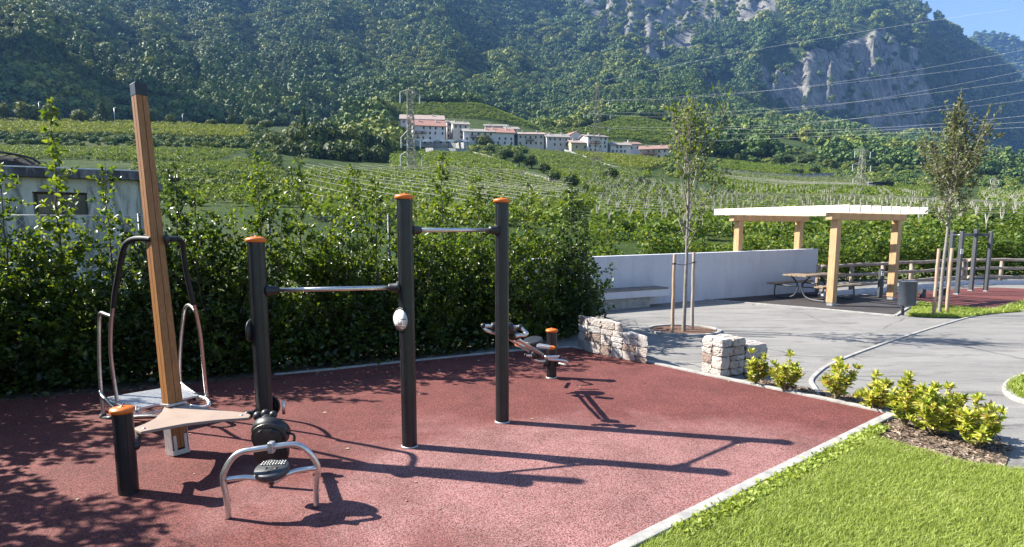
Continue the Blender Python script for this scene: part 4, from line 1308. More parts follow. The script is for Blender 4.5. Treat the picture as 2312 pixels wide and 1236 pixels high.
def leaf_arrays(Pt, D, size, wr=0.5, rng=RNG, up=0.5, curl=0.15, six=True, nrm=None):
    """Pt leaf bases, D leaf directions; returns folded leaves"""
    n = len(Pt); D = unit(D)
    size = np.broadcast_to(np.asarray(size, dtype=float), (n,))[:, None]
    N = unit(rng.normal(size=(n, 3)) + np.array([0, 0, up * 2])) if nrm is None else unit(nrm + rng.normal(0, 0.28, (n, 3)))
    S = unit(np.cross(D, N)); N = np.cross(S, D)
    w = wr * 0.5
    if six:
        pts = [(0, 0, 0), (0.30, -w, curl * .5), (0.68, -w * 0.85, curl * .4), (1.0, 0, -curl), (0.68, w * 0.85, curl * .4), (0.30, w, curl * .5)]
        F0 = np.array([[0, 1, 2, 3], [0, 3, 4, 5]])
    else:
        pts = [(0, 0, 0), (0.45, -w, curl * .5), (1.0, 0, -curl * .5), (0.45, w, curl * .5)]
        F0 = np.array([[0, 1, 2], [0, 2, 3]])
    V = np.stack([Pt + D * (a * size) + S * (b * size) + N * (c * size) for a, b, c in pts], 1)
    k = len(pts)
    F = (np.arange(n)[:, None, None] * k + F0[None]).reshape(-1, F0.shape[1])
    return V.reshape(-1, 3), F

def tubes_arrays(paths, n=5):
    VV = []; FF = []; b = 0
    for pts, rs in paths:
        pts = np.asarray(pts); m = len(pts)
        t = unit(np.gradient(pts, axis=0))
        ref = np.where(np.abs(t[:, 2:3]) < 0.9, np.array([[0, 0, 1.0]]), np.array([[1.0, 0, 0]]))
        x = unit(np.cross(t, ref)); y = np.cross(t, x)
        a = np.arange(n) * 2 * math.pi / n
        ring = pts[:, None, :] + (x[:, None, :] * np.cos(a)[None, :, None] + y[:, None, :] * np.sin(a)[None, :, None]) * np.asarray(rs)[:, None, None]
        VV.append(ring.reshape(-1, 3))
        i = np.arange(m - 1)[:, None] * n; k = np.arange(n)[None, :]; k2 = (k + 1) % n
        FF.append((np.stack([i + k, i + k2, i + n + k2, i + n + k], -1).reshape(-1, 4)) + b)
        b += m * n
    return np.concatenate(VV), np.concatenate(FF)

def twig_plant(rng, h, w, leaders, prof, twig_gap=0.05, elev=(20, 60), leaf=(0.045, 0.07), lgap=0.035, spread=0.3, wr=0.55, start=0.03, lean=(0, 0), stemr=0.012, sub=True, leaf_up=0.5, topleaf=True):
    stems = []; twigs = []; LP = []; LD = []
    for q in range(leaders):
        hh = h * (1.0 if q == 0 else rng.uniform(0.46, 0.76))
        a0 = rng.uniform(0, 6.28); r0 = 0.02 + spread * 0.25 * rng.random(); r1 = spread * (0.15 if q == 0 else rng.uniform(0.5, 1.0))
        m = 12; t = np.linspace(0, 1, m)
        wob = np.cumsum(rng.normal(0, 0.018, (m, 2)), 0) * h * 0.35
        pts = np.stack([r0 * math.cos(a0) + (r1 * math.cos(a0)) * t ** 0.8 + wob[:, 0] + lean[0] * t, r0 * math.sin(a0) + (r1 * math.sin(a0)) * t ** 0.8 + wob[:, 1] + lean[1] * t, hh * t], 1)
        stems.append((pts, stemr * (1 - 0.85 * t) * (1.2 if q == 0 else 0.8) + 0.0015))
        nt = int(hh / twig_gap); az = rng.uniform(0, 6.28)
        for i in range(nt):
            tt = start + (0.985 - start) * (i + rng.random()) / nt
            o = np.array([np.interp(tt, t, pts[:, k]) for k in range(3)])
            L = w * prof(o[2] / h) * rng.uniform(0.45, 1.1)
            if L < 0.03: L = 0.05
            az += 2.4 + rng.normal(0, 0.5); el = R(rng.uniform(*elev))
            d = np.array([math.cos(az) * math.cos(el), math.sin(az) * math.cos(el), math.sin(el)])
            k = max(3, int(L / 0.10) + 2); s = np.linspace(0, 1, k)
            tw = o + d * (s * L)[:, None] + np.cumsum(rng.normal(0, 0.012, (k, 3)), 0) + np.array([0, 0, -0.12 * L]) * (s ** 2)[:, None]
            twigs.append((tw, 0.0035 * (1 - 0.7 * s)))
            nl = max(2, int(L / lgap))
            sl = rng.uniform(0.08, 1.0, nl)
            lp = np.stack([np.interp(sl, s, tw[:, j]) for j in range(3)], 1)
            side = unit(np.cross(d, rng.normal(size=(nl, 3))))
            LP.append(lp); LD.append(d * 0.6 + side * 0.9 + rng.normal(0, 0.25, (nl, 3)) + np.array([0, 0, 0.1]))
            if sub:
                for _ in range(2):
                    s0 = rng.uniform(0.3, 0.8); o2 = np.array([np.interp(s0, s, tw[:, j]) for j in range(3)])
                    d2 = unit(d + rng.normal(0, 0.6, 3)); L2 = L * rng.uniform(0.3, 0.55)
                    nl = max(2, int(L2 / lgap)); sl = rng.random(nl)
                    LP.append(o2 + d2 * (sl * L2)[:, None]); LD.append(d2 * 0.6 + unit(rng.normal(size=(nl, 3))) * 0.9)
    LP = np.concatenate(LP); LD = np.concatenate(LD)
    sz = rng.uniform(leaf[0], leaf[1], len(LP))
    LV, LF = leaf_arrays(LP, LD, sz, wr, rng, up=leaf_up)
    return stems, twigs, LV, LF

def plant_object(name, loc, label, cat, group, rng, mat_leaf, mat_bark, stem_name='stem', **kw):
    st_, tw_, LV, LF = twig_plant(rng, **kw)
    o = thing(name, loc, label, cat, group)
    V, F = tubes_arrays(st_, 6); V2, F2 = tubes_arrays(tw_, 3)
    np_mesh(stem_name, np.concatenate([V, V2]), np.concatenate([F, F2 + len(V)]), mat_bark, o, smooth=True, local=True)
    np_mesh('foliage', LV, LF, mat_leaf, o, local=True)
    return o

m_bark = pm('grey_bark', (0.06, 0.05, 0.042), (0.16, 0.135, 0.115), 20, 0.9, bump=0.5, bscale=60)
m_hedge = leafmat('hornbeam_leaves', [(0.0, (0.028, 0.058, 0.010)), (0.45, (0.060, 0.110, 0.015)), (0.8, (0.10, 0.15, 0.020)), (1.0, (0.165, 0.20, 0.032))], 0.46, 0.36, 0.55, (2.2, 2.0, 0.6))
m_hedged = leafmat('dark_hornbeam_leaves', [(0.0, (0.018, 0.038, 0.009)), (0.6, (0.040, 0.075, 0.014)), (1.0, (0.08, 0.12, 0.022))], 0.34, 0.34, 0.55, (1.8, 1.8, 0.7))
m_lime = leafmat('young_tree_leaves', [(0.0, (0.05, 0.085, 0.014)), (0.5, (0.11, 0.165, 0.024)), (1.0, (0.19, 0.24, 0.04))], 0.4, 0.42, 0.45, (1.9, 1.8, 0.7))
hprof = lambda t: 0.10 + 0.90 * (1 - t) ** 0.72 if t > 0.12 else 0.95
HEDGE = [  # picture column, top, leaders, width, light/dark foliage, label
 (-60, 470, 3, 0.62, 0, 'hedge shrub at the left picture edge in front of the shed'),
 (28, 398, 4, 0.62, 0, 'hedge shrub in front of the shed, left of the tallest shoot'),
 (150, 246, 3, 0.66, 0, 'tallest hedge shrub with a thin bright shoot rising above the shed roof'),
 (285, 388, 4, 0.62, 0, 'hedge shrub directly left of the wooden mast'),
 (405, 402, 4, 0.66, 1, 'dark hedge shrub directly right of the wooden mast'),
 (500, 445, 4, 0.66, 0, 'low topped hedge shrub left of the lowest tall black post'),
 (592, 384, 4, 0.66, 0, 'hedge shrub behind the lowest of the three tall black posts'),
 (712, 372, 4, 0.66, 0, 'hedge shrub with pointed top right of the lowest tall black post'),
 (800, 390, 4, 0.6, 0, 'hedge shrub with narrow top behind the lower pull-up bar'),
 (882, 420, 4, 0.62, 0, 'hedge shrub left of the middle tall black post'),
 (985, 366, 4, 0.66, 0, 'high hedge shrub behind the upper pull-up bar'),
 (1085, 412, 4, 0.66, 0, 'hedge shrub left of the right-hand tall black post'),
 (1185, 425, 4, 0.66, 0, 'hedge shrub right of the right-hand tall black post'),
 (1276, 432, 5, 0.58, 1, 'dark dense hedge shrub near the end of the row'),
 (1320, 476, 4, 0.46, 1, 'dark low hedge shrub at the end of the row, beside the stone wall'),
]
def hedge_base(px):
    q = np.interp(px, [-120, 0, 300, 620, 880, 1050, 1290, 1340], [892, 880, 857, 828, 804, 786, 756, 744])
    return G(px, float(q))
for i, (px, ty, nl, w, dk, lab) in enumerate(HEDGE):
    rng = np.random.default_rng(100 + i)
    b = hedge_base(px); b.z = -0.02
    h = W(px, ty, b.y).z * 1.03 + 0.06
    if px == 150:
        o = plant_object('hedge_shrub', b, lab, 'shrub', 'shrubs of the hedge behind the rubber surface', rng, m_lime, m_bark, h=h, w=0.66, leaders=2, prof=lambda t: 0.9 * max(0.10, (1 - t * 1.05)) ** 0.9 + 0.06, twig_gap=0.042, leaf=(0.055, 0.085), lgap=0.036, spread=0.14)
        # a lower second stem fills the row here
        st_, tw_, LV, LF = twig_plant(rng, 1.75, 0.55, 3, hprof, 0.05, lgap=0.028, leaf=(0.05, 0.08), spread=0.35)
        np_mesh('foliage', LV, LF, m_hedge, o, local=True)
    else:
        plant_object('hedge_shrub', b, lab, 'shrub', 'shrubs of the hedge behind the rubber surface', rng, m_hedged if dk else m_hedge, m_bark, h=h, w=w, leaders=nl + (0 if px < 320 else 1), prof=hprof, twig_gap=0.040 if dk else 0.043, leaf=(0.042, 0.068), lgap=0.017 if dk else (0.026 if px < 320 else 0.0195), spread=0.42)
    # dense lower growth of the same plant, its shade put into darker leaves
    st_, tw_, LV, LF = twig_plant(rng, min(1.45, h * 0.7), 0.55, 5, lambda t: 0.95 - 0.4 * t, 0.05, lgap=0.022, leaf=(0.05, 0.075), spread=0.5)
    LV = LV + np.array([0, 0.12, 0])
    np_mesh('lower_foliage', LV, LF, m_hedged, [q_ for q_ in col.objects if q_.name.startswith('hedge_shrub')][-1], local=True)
# the row goes on to the left of the picture; its shade falls across the rubber
first = None
for i, (x, y, h) in enumerate(((-6.7, 6.2, 3.3), (-6.5, 5.5, 2.3), (-6.2, 4.85, 2.3), (-5.7, 4.1, 3.1), (-5.4, 3.4, 3.7), (-5.2, 2.7, 4.2), (-5.2, 2.0, 4.0), (-5.2, 1.2, 3.9), (-5.3, 0.4, 3.8))):
    rng = np.random.default_rng(300 + i)
    plant_object('hedge_shrub', (x, y, -0.02), 'hedge shrub of the row beyond the left picture edge', 'shrub', 'shrubs of the hedge beyond the left edge', rng, m_hedge, m_bark, h=h, w=0.85, leaders=6, prof=lambda t: 0.95 - 0.55 * t, twig_gap=0.06, leaf=(0.07, 0.10), lgap=0.030, spread=0.7)

# low growth at the foot of the hedge
rng = np.random.default_rng(77)
n_ = 15000
gx = rng.uniform(-420, 1330, n_); gp = np.array([hedge_base(x)[:] for x in np.clip(gx, -119, 1340)])
gp[:, 0] += np.where(gx < -119, (gx + 119) * 0.0045, 0)
gp[:, 1] += rng.normal(0.05, 0.24, n_); gp[:, 2] = rng.beta(1.0, 1.7, n_) * (0.30 + 0.55 * vnoise(gx / 60, gx * 0, 6))
V, F = leaf_arrays(gp, np.column_stack([rng.normal(size=(n_, 2)), rng.uniform(-0.2, 1.0, n_)]), rng.uniform(0.05, 0.10, n_), 0.6, rng)
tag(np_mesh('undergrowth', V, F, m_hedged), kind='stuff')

# ------------------------------------------------------------------ staked young trees
m_stake = pm('round_stake_timber', (0.30, 0.19, 0.12), (0.50, 0.36, 0.26), 8, 0.8, bump=0.3, bscale=60, stretch=(3, 3, 0.6))
m_stakeg = pm('greyed_stake_timber', (0.26, 0.21, 0.17), (0.42, 0.36, 0.31), 8, 0.8, bump=0.3, bscale=60, stretch=(3, 3, 0.6))
m_tbark = pm('pale_tree_bark', (0.15, 0.13, 0.115), (0.30, 0.27, 0.245), 16, 0.85, bump=0.4, bscale=70)
def sapling(name, label, base, h, clear, halfw, prof, nb, leafm, leaf, lgap, rng, tr, lean=(0, 0), elev=(45, 72), wr=0.55, wisps=3, leafup=0.4):
    o = thing(name, base, label, 'tree', None)
    m = 16; t = np.linspace(0, 1, m)
    wob = np.cumsum(rng.normal(0, 0.010, (m, 2)), 0) * 0.6
    pts = np.stack([lean[0] * t + wob[:, 0], lean[1] * t + wob[:, 1], h * t], 1)
    trunk = [(pts, tr * (1 - 0.86 * t) + 0.002)]
    limbs = []; LP = []; LD = []
    def shoot(o0, d, L, r, lv, lv0=0.1):
        k = max(4, int(L / 0.12) + 2); s = np.linspace(0, 1, k)
        bend = np.array([0, 0, 0.22 * L]) * (s ** 2)[:, None]
        tw = o0 + d * (s * L)[:, None] + np.cumsum(rng.normal(0, 0.012, (k, 3)), 0) * 0.8 + bend
        limbs.append((tw, r * (1 - 0.75 * s) + 0.0012))
        n = max(2, int(L / lv)); sl = rng.uniform(lv0, 1.0, n)
        lp = np.stack([np.interp(sl, s, tw[:, j]) for j in range(3)], 1)
        side = unit(rng.normal(size=(n, 3)))
        LP.append(lp); LD.append(d * 0.5 + side)
        return tw, s
    az = rng.uniform(0, 6.28)
    for i in range(nb):
        z = clear + (h * 0.97 - clear) * ((i + rng.random()) / nb) ** 1.0
        u = (z - clear) / (h - clear)
        o0 = np.array([np.interp(z, pts[:, 2], pts[:, 0]), np.interp(z, pts[:, 2], pts[:, 1]), z])
        az += 2.4 + rng.normal(0, 0.4); el = min(R(86), R(rng.uniform(*elev)) + (R(16) if u > 0.45 else 0))
        L = halfw * prof(u) / max(0.25, math.cos(el)) * rng.uniform(0.6, 1.08)
        if u > 0.38: L *= 0.62 if nb > 50 else 0.85
        L = min(L, max(0.06, (h - z) / (math.sin(el) + 0.25)))
        d = np.array([math.cos(az) * math.cos(el), math.sin(az) * math.cos(el), math.sin(el)])
        tw, s = shoot(o0, d, L, tr * 0.28, lgap, 0.2)
        for j in range(max(1, int(L / 0.10))):
            s0 = rng.uniform(0.25, 0.95); o2 = np.array([np.interp(s0, s, tw[:, c]) for c in range(3)])
            d2 = unit(d + rng.normal(0, 0.65, 3)); shoot(o2, d2, L * rng.uniform(0.18, 0.38) + 0.04, 0.003, lgap * 0.75)
    shoot(pts[-2], np.array([0, 0, 1.0]), h * 0.07, 0.004, lgap * 0.5)
    V, F = tubes_arrays(trunk, 12); np_mesh('trunk', V, F, m_tbark, o, smooth=True, local=True)
    V, F = tubes_arrays(limbs, 4); np_mesh('limbs', V, F, m_tbark, o, smooth=True, local=True)
    LPc = np.concatenate(LP); LDc = np.concatenate(LD)
    LV, LF = leaf_arrays(LPc, LDc, rng.uniform(leaf[0], leaf[1], len(LPc)), wr, rng, up=leafup)
    np_mesh('crown', LV, LF, leafm, o, local=True)
    return o
m_olive = leafmat('dull_tree_leaves', [(0.0, (0.075, 0.088, 0.038)), (0.5, (0.14, 0.155, 0.070)), (1.0, (0.26, 0.26, 0.14))], 0.35, 0.4, 0.45, (1.5, 1.6, 0.8))
t1 = G(1544, 748); t1.z = 0
sapling('young_tree', 'slender young tree with sparse yellow green leaves in the round mulch pit', t1, W(1544, 244, t1.y).z, 1.42, 0.66, lambda u: (0.75 + 0.35 * math.sin(u * 6.0)) if u < 0.45 else max(0.12, 0.95 - 1.45 * (u - 0.42)), 27, m_lime, (0.05, 0.08), 0.078, np.random.default_rng(5), 0.036, elev=(50, 76))
t2 = G(2121, 710); t2.z = 0
tt = W(2183, 205, t2.y)
sapling('young_tree', 'young tree with dense dull olive crown between two stakes beside the litter bin', t2, tt.z, 1.85, 0.46, lambda u: (0.85 + 0.35 * math.sin(u * 5.2)) * (1.15 if u < 0.40 else max(0.16, 1.05 - 1.6 * (u - 0.36))), 84, m_olive, (0.045, 0.075), 0.033, np.random.default_rng(8), 0.036, lean=(tt.x - t2.x, 0.05), elev=(38, 68))
def stake(bx, by, tx, ty, r, mat, label, dy=0.0):
    b = G(bx, by); b.z = -0.05
    tp = W(tx, ty, b.y + dy)
    o = thing('tree_stake', b, label, 'stake', 'round stakes beside the young trees')
    m = MB(); pts = [b.lerp(tp, k / 8) + Vector((0.004 * math.sin(k * 1.9), 0, 0)) for k in range(9)]
    m.tube(pts, [r * (1.04 - 0.012 * k) for k in range(9)], 16); m.build('pole', mat, o, bevel=0.004)
    return b, tp
q1 = stake(1518, 752, 1523, 574, 0.030, m_stake, 'brown round stake left of the slender young tree')
q2 = stake(1562.5, 744, 1566.5, 570, 0.030, m_stakeg, 'greyed round stake right of the slender young tree')
q3 = stake(2107.5, 714, 2120, 562, 0.033, m_stake, 'round stake left of the olive young tree, beside the litter bin')
q4 = stake(2137, 707, 2149.5, 561, 0.035, m_stake, 'thick round stake right of the olive young tree')
for a, b_, py in ((q1, q2, 594),):
    z = W(CX, py, t1.y).z
    A_ = a[0].lerp(a[1], (z + 0.05) / (a[1].z + 0.05)); B_ = b_[0].lerp(b_[1], (z + 0.05) / (b_[1].z + 0.05))
    m = MB(); m.tube(smooth_path([A_ + Vector((-0.03, -0.034, 0)), A_.lerp(B_, 0.45) + Vector((0, -0.05, -0.03)), B_ + Vector((0.04, -0.036, 0.01))], 5), 0.006, 8)
    for q in (A_, B_): m.lathe([(0.032, -0.012), (0.0345, -0.012), (0.0345, 0.012), (0.032, 0.012)], q, 16)
    tag(m.build('tie_strap', m_plast), 'thin black tie strap joining the slender tree to its stakes', 'strap')

# ------------------------------------------------------------------ yellow-green shrubs in the mulch bed
m_yel = leafmat('variegated_leaves', [(0.0, (0.07, 0.13, 0.015)), (0.22, (0.25, 0.32, 0.03)), (0.55, (0.55, 0.57, 0.09)), (0.93, (0.72, 0.69, 0.26)), (1.0, (0.45, 0.24, 0.10))], 0.35, 0.4, 0.4, (1.3, 1.25, 0.6))
m_yelstem = pm('green_brown_stem', (0.12, 0.10, 0.05), (0.26, 0.22, 0.12), 20, 0.8)
def yshrub(px, py, top, wpx, label, i, n):
    rng = np.random.default_rng(500 + i)
    b = G(px, py); b.z = 0
    h = W(px, top, b.y).z; w = wpx * b.y / FPX / 2
    o = thing('yellow_shrub', b, label, 'shrub', 'yellow green shrubs along the asphalt path')
    stems = []; LP = []; LD = []
    for q in range(n):
        a = rng.uniform(0, 6.28); rr = w * math.sqrt(rng.random()) * 0.92
        hh = h * rng.uniform(0.38, 1.0) * (1 - 0.30 * (rr / w) ** 2)
        if q == 0: rr *= 0.3; hh = h
        k = 6; t = np.linspace(0, 1, k)
        pts = np.stack([rr * math.cos(a) * t ** 0.8, rr * math.sin(a) * t ** 0.8, hh * 0.93 * t], 1) + np.cumsum(rng.normal(0, 0.008, (k, 3)), 0)
        stems.append((pts, 0.006 * (1 - 0.6 * t)))
        # leaf whorls along the upper part, a rosette at the tip
        for wz in np.concatenate([rng.uniform(0.35, 1, 7), np.full(3, 1.0)]):
            c = np.array([np.interp(wz, t, pts[:, j]) for j in range(3)])
            m_ = rng.integers(4, 8); aa = rng.uniform(0, 6.28, m_); el = rng.uniform(0.0, 1.0, m_) if wz < 1 else rng.uniform(0.3, 1.4, m_)
            LP.append(np.repeat(c[None], m_, 0)); LD.append(np.stack([np.cos(aa) * np.cos(el), np.sin(aa) * np.cos(el), np.sin(el)], 1))
    V, F = tubes_arrays(stems, 5); np_mesh('stem', V, F, m_yelstem, o, smooth=True, local=True)
    LPc = np.concatenate(LP); LDc = np.concatenate(LD)
    LV, LF = leaf_arrays(LPc, LDc, rng.uniform(0.042, 0.082, len(LPc)), 0.34, rng, up=0.6, curl=0.12)
    np_mesh('foliage', LV, LF, m_yel, o, local=True)
yshrub(1704, 868, 786, 66, 'small yellow green shrub against the narrow stone wall', 0, 12)
yshrub(1774, 884, 794, 58, 'upright yellow green shrub right of the narrow stone wall', 1, 16)
yshrub(1886, 904, 808, 94, 'round yellow green shrub at the curved kerb end', 2, 16)
yshrub(1980, 926, 842, 84, 'yellow green shrub left of the rubber surface corner', 3, 20)
yshrub(2042, 962, 842, 78, 'tall yellow green shrub at the rubber surface corner', 4, 20)
yshrub(2112, 980, 862, 120, 'broadest yellow green shrub in the middle of the mulch bed', 5, 34)
yshrub(2208, 1012, 903, 92, 'loose yellow green shrub at the right end of the mulch bed', 6, 22)

# ------------------------------------------------------------------ lawn grass, weeds, litter
m_grass = leafmat('lawn_blades', [(0.0, (0.105, 0.148, 0.025)), (0.35, (0.26, 0.33, 0.055)), (0.7, (0.37, 0.445, 0.11)), (1.0, (0.60, 0.58, 0.30))], 0.38, 0.5, 0.3, (1.35, 1.3, 0.5), nscale=2.5)
def blades(pts, hmin, hmax, wid, rng, lean=0.75):
    n = len(pts)
    a = rng.uniform(0, 6.28, n); hh = rng.uniform(hmin, hmax, n); ln = rng.uniform(0.25, 1.0, n) * lean * hh
    d = np.stack([np.cos(a), np.sin(a), np.zeros(n)], 1); s = np.stack([-np.sin(a), np.cos(a), np.zeros(n)], 1)
    tw = rng.normal(0, 0.5, n)[:, None]
    s = unit(s + d * tw)
    up = np.array([0, 0, 1.0])
    w = (wid * rng.uniform(0.6, 1.3, n))[:, None]
    p0 = pts; p1 = pts + d * (ln * 0.35)[:, None] + up * (hh * 0.62)[:, None]; p2 = pts + d * ln[:, None] + up * (hh * 0.92)[:, None]
    V = np.stack([p0 - s * w, p0 + s * w, p1 - s * w * 0.75, p1 + s * w * 0.75, p2], 1).reshape(-1, 3)
    b = np.arange(n)[:, None] * 5
    F = np.concatenate([b + np.array([[0, 1, 3]]), b + np.array([[0, 3, 2]]), b + np.array([[2, 3, 4]])])
    return V, F
def scatter(poly, n, rng, bbox=None):
    P_ = np.array(poly); lo, hi = P_.min(0), P_.max(0)
    if bbox: lo = np.maximum(lo, bbox[0]); hi = np.minimum(hi, bbox[1])
    out = np.zeros((0, 2))
    while len(out) < n:
        q = rng.uniform(lo, hi, (n * 2, 2)); q = q[inpoly(q[:, 0], q[:, 1], poly)]
        out = np.concatenate([out, q])
    return out[:n]
rng = np.random.default_rng(21)
near_poly = [(p[0], p[1]) for p in LAWN]
q = scatter(near_poly, 250000, rng, ((0.3, 2.3), (6.2, 6.2)))
dens = vnoise(q[:, 0] * 3, q[:, 1] * 3, 4) * 0.6 + vnoise(q[:, 0] * 11, q[:, 1] * 11, 8) * 0.5
q = q[dens > 0.05]
V, F = blades(np.column_stack([q, np.full(len(q), 0.0)]), 0.014, 0.044, 0.0018, rng, 1.4)
tag(np_mesh('grass', V, F, m_grass), kind='stuff')
q = np.concatenate([scatter(FLAWN1, 9000, rng), scatter(FLAWN2, 9000, rng), scatter(ISL, 7000, rng)])
V, F = blades(np.column_stack([q, np.full(len(q), 0.0)]), 0.04, 0.09, 0.006, rng)
tag(np_mesh('grass', V, F, m_grass), kind='stuff')
# clover and taller tufts leaning over the kerb
kp = np.array([(corner + dirn * rng.uniform(0.5, 3.6) + outv * rng.uniform(0.07, 0.20)).to_tuple() for _ in range(1500)])
V, F = leaf_arrays(kp + np.array([0, 0, 0.012]), np.column_stack([rng.normal(size=(1500, 2)), rng.uniform(0.3, 1.2, 1500)]), rng.uniform(0.02, 0.045, 1500), 0.75, rng)
tag(np_mesh('clover', V, F, m_grass), kind='stuff')
# fallen leaves and stones at the foot of the hedge
pts = []
for _ in range(900):
    px = rng.uniform(-60, 1290); b = hedge_base(px); pts.append((b.x + rng.normal(0, .15), b.y - rng.uniform(-0.9, 0.75), rng.uniform(-0.012, 0.0)))
pts = np.array(pts)
V, F = leaf_arrays(pts, np.column_stack([rng.normal(size=(900, 2)), rng.normal(0, .15, 900)]), rng.uniform(0.04, 0.07, 900), 0.6, rng, up=2)
tag(np_mesh('fallen_leaves', V, F, leafmat('dry_leaf', [(0, (0.10, 0.07, 0.04)), (1, (0.28, 0.21, 0.13))], 0, 0.8)), kind='stuff')
fl = np.column_stack([rng.uniform(-4.5, 3, 60), rng.uniform(2.8, 8.5, 60), np.full(60, 0.006)])
bk = np.array([hedge_base(x)[:] for x in rng.uniform(-60, 1250, 240)]); bk[:, 1] -= rng.gamma(1.6, 0.36, 240) + 0.45; bk[:, 2] = 0.006; fl = np.concatenate([fl, bk])
fl = fl[inpoly(fl[:, 0], fl[:, 1], [(p[0], p[1]) for p in red_poly])]
V, F = leaf_arrays(fl, np.column_stack([rng.normal(size=(len(fl), 2)), rng.normal(0, .12, len(fl))]), rng.uniform(0.015, 0.04, len(fl)), 0.6, rng, up=2)
tag(np_mesh('fallen_leaves', V, F, leafmat('pale_dry_leaf', [(0, (0.20, 0.15, 0.08)), (1, (0.45, 0.38, 0.25))], 0, 0.8)), kind='stuff')
# bark chips on the bed
bp = scatter(BED, 2600, rng); V, F = leaf_arrays(np.column_stack([bp, np.full(2600, 0.004)]), np.column_stack([rng.normal(size=(2600, 2)), rng.normal(0, .25, 2600)]), rng.uniform(0.02, 0.055, 2600), 0.35, rng, up=1.5)
tag(np_mesh('mulch_chips', V, F, leafmat('bark_chip', [(0, (0.07, 0.045, 0.03)), (0.6, (0.20, 0.14, 0.10)), (1, (0.42, 0.33, 0.25))], 0, 0.9)), kind='stuff')
# tall weeds behind the hedge
m_weed = leafmat('weed_leaves', [(0.0, (0.05, 0.085, 0.012)), (0.6, (0.10, 0.16, 0.022)), (1.0, (0.20, 0.24, 0.05))], 0.4, 0.45, 0.35, (1.7, 1.6, 0.6))
wp = np.column_stack([rng.uniform(-12, 1.6, 26000), np.zeros(26000), np.zeros(26000)])
wp[:, 1] = np.interp(wp[:, 0], [-12, -6, -2, 2], [7.2, 8.0, 9.2, 10.6]) + rng.gamma(2.0, 1.3, 26000)
keep = (wp[:, 1] < 17)
wp = wp[keep]
hh = 0.15 + 0.75 * vnoise(wp[:, 0] * 1.3, wp[:, 1] * 1.3, 14)
wp[:, 2] = rng.uniform(0, 1, len(wp)) * hh
V, F = leaf_arrays(wp, np.column_stack([rng.normal(size=(len(wp), 2)), rng.uniform(0.2, 1.6, len(wp))]), rng.uniform(0.08, 0.2, len(wp)), 0.3, rng, six=False)
tag(np_mesh('weeds', V, F, m_weed), kind='stuff')

# ------------------------------------------------------------------ first vine rows, just behind the wall and the fence
m_vine = leafmat('vine_leaves', [(0.0, (0.045, 0.085, 0.014)), (0.5, (0.085, 0.145, 0.022)), (0.85, (0.14, 0.19, 0.03)), (1.0, (0.22, 0.23, 0.05))], 0.4, 0.5, 0.35, (1.7, 1.6, 0.6))
def vine_row(a, b, n, h, rng, wid=0.55):
    u = rng.random(n); z = rng.beta(1.6, 1.3, n)
    p = np.array(a)[None] * (1 - u)[:, None] + np.array(b)[None] * u[:, None]
    top = h * (0.62 + 0.75 * vnoise(u * 34, u * 0 + a[1], 3) * vnoise(u * 120, u * 0, 5) ** 0.5)
    gapn = vnoise(u * 46 + a[1], z * 3.0, 91); p = p[gapn > 0.30]; u = u[gapn > 0.30]; z = z[gapn > 0.30]; top = top[gapn > 0.30]; n = len(u)
    p[:, 0] += rng.normal(0, 0.1, n); p[:, 1] += rng.normal(0, wid / 2, n) * (0.5 + z); p[:, 2] += z * top
    return p
allp = np.concatenate([vine_row((-2, 18.6, -0.3), (30, 26.0, -0.3), 42000, 2.2, np.random.default_rng(1)),
                       vine_row((-4, 22.6, -0.3), (36, 31.0, -0.3), 36000, 2.5, np.random.default_rng(2))])
rng = np.random.default_rng(31)
V, F = leaf_arrays(allp, np.column_stack([rng.normal(size=(len(allp), 2)), rng.normal(-0.2, 0.6, len(allp))]), rng.uniform(0.09, 0.16, len(allp)), 0.85, rng, up=0.7, six=False)
tag(np_mesh('vine_foliage', V, F, m_vine), kind='stuff')
# ------------------------------------------------------------------ crowns scattered as one mass: mountain forest
def crown_mesh(name, rng, nb, nq, size, mat, tall=1.0, flat=False, shape='round', wr=0.8):
    """leaf clumps around several lumps; unit radius about 1"""
    P_ = []; D_ = []; N_ = []
    for i in range(nb):
        if shape == 'cone':
            t = (i + 0.5) / nb; z = t * tall * 1.6 - 0.2; rr = (1 - t) * 0.62
            a = i * 2.4; c = np.array([rr * math.cos(a), rr * math.sin(a), z]); br = 0.16 + 0.34 * (1 - t)
        else:
            v = unit(rng.normal(size=3)); v[2] = abs(v[2]) * 1.1 - 0.25
            c = v * rng.uniform(0.35, 0.68) * np.array([1, 1, 0.9 * tall]); c[2] += 0.35 * tall; br = rng.uniform(0.30, 0.48)
        k = nq // nb
        u = unit(rng.normal(size=(k, 3)) + np.array([0, 0, 0.25]))
        P_.append(c + u * br * rng.uniform(0.72, 1.08, (k, 1)) * np.array([1, 1, 0.85])); D_.append(np.cross(u, rng.normal(size=(k, 3)))); N_.append(u)
    P_ = np.concatenate(P_); D_ = np.concatenate(D_)
    V, F = leaf_arrays(P_, D_, size * rng.uniform(0.6, 1.3, len(P_)), wr, rng, six=False, nrm=np.concatenate(N_))
    me = np_mesh(name, V, F, mat)
    return me

def proto(objs, name):
    c = bpy.data.collections.new(name)
    for o in objs:
        col.objects.unlink(o); c.objects.link(o)
    return c

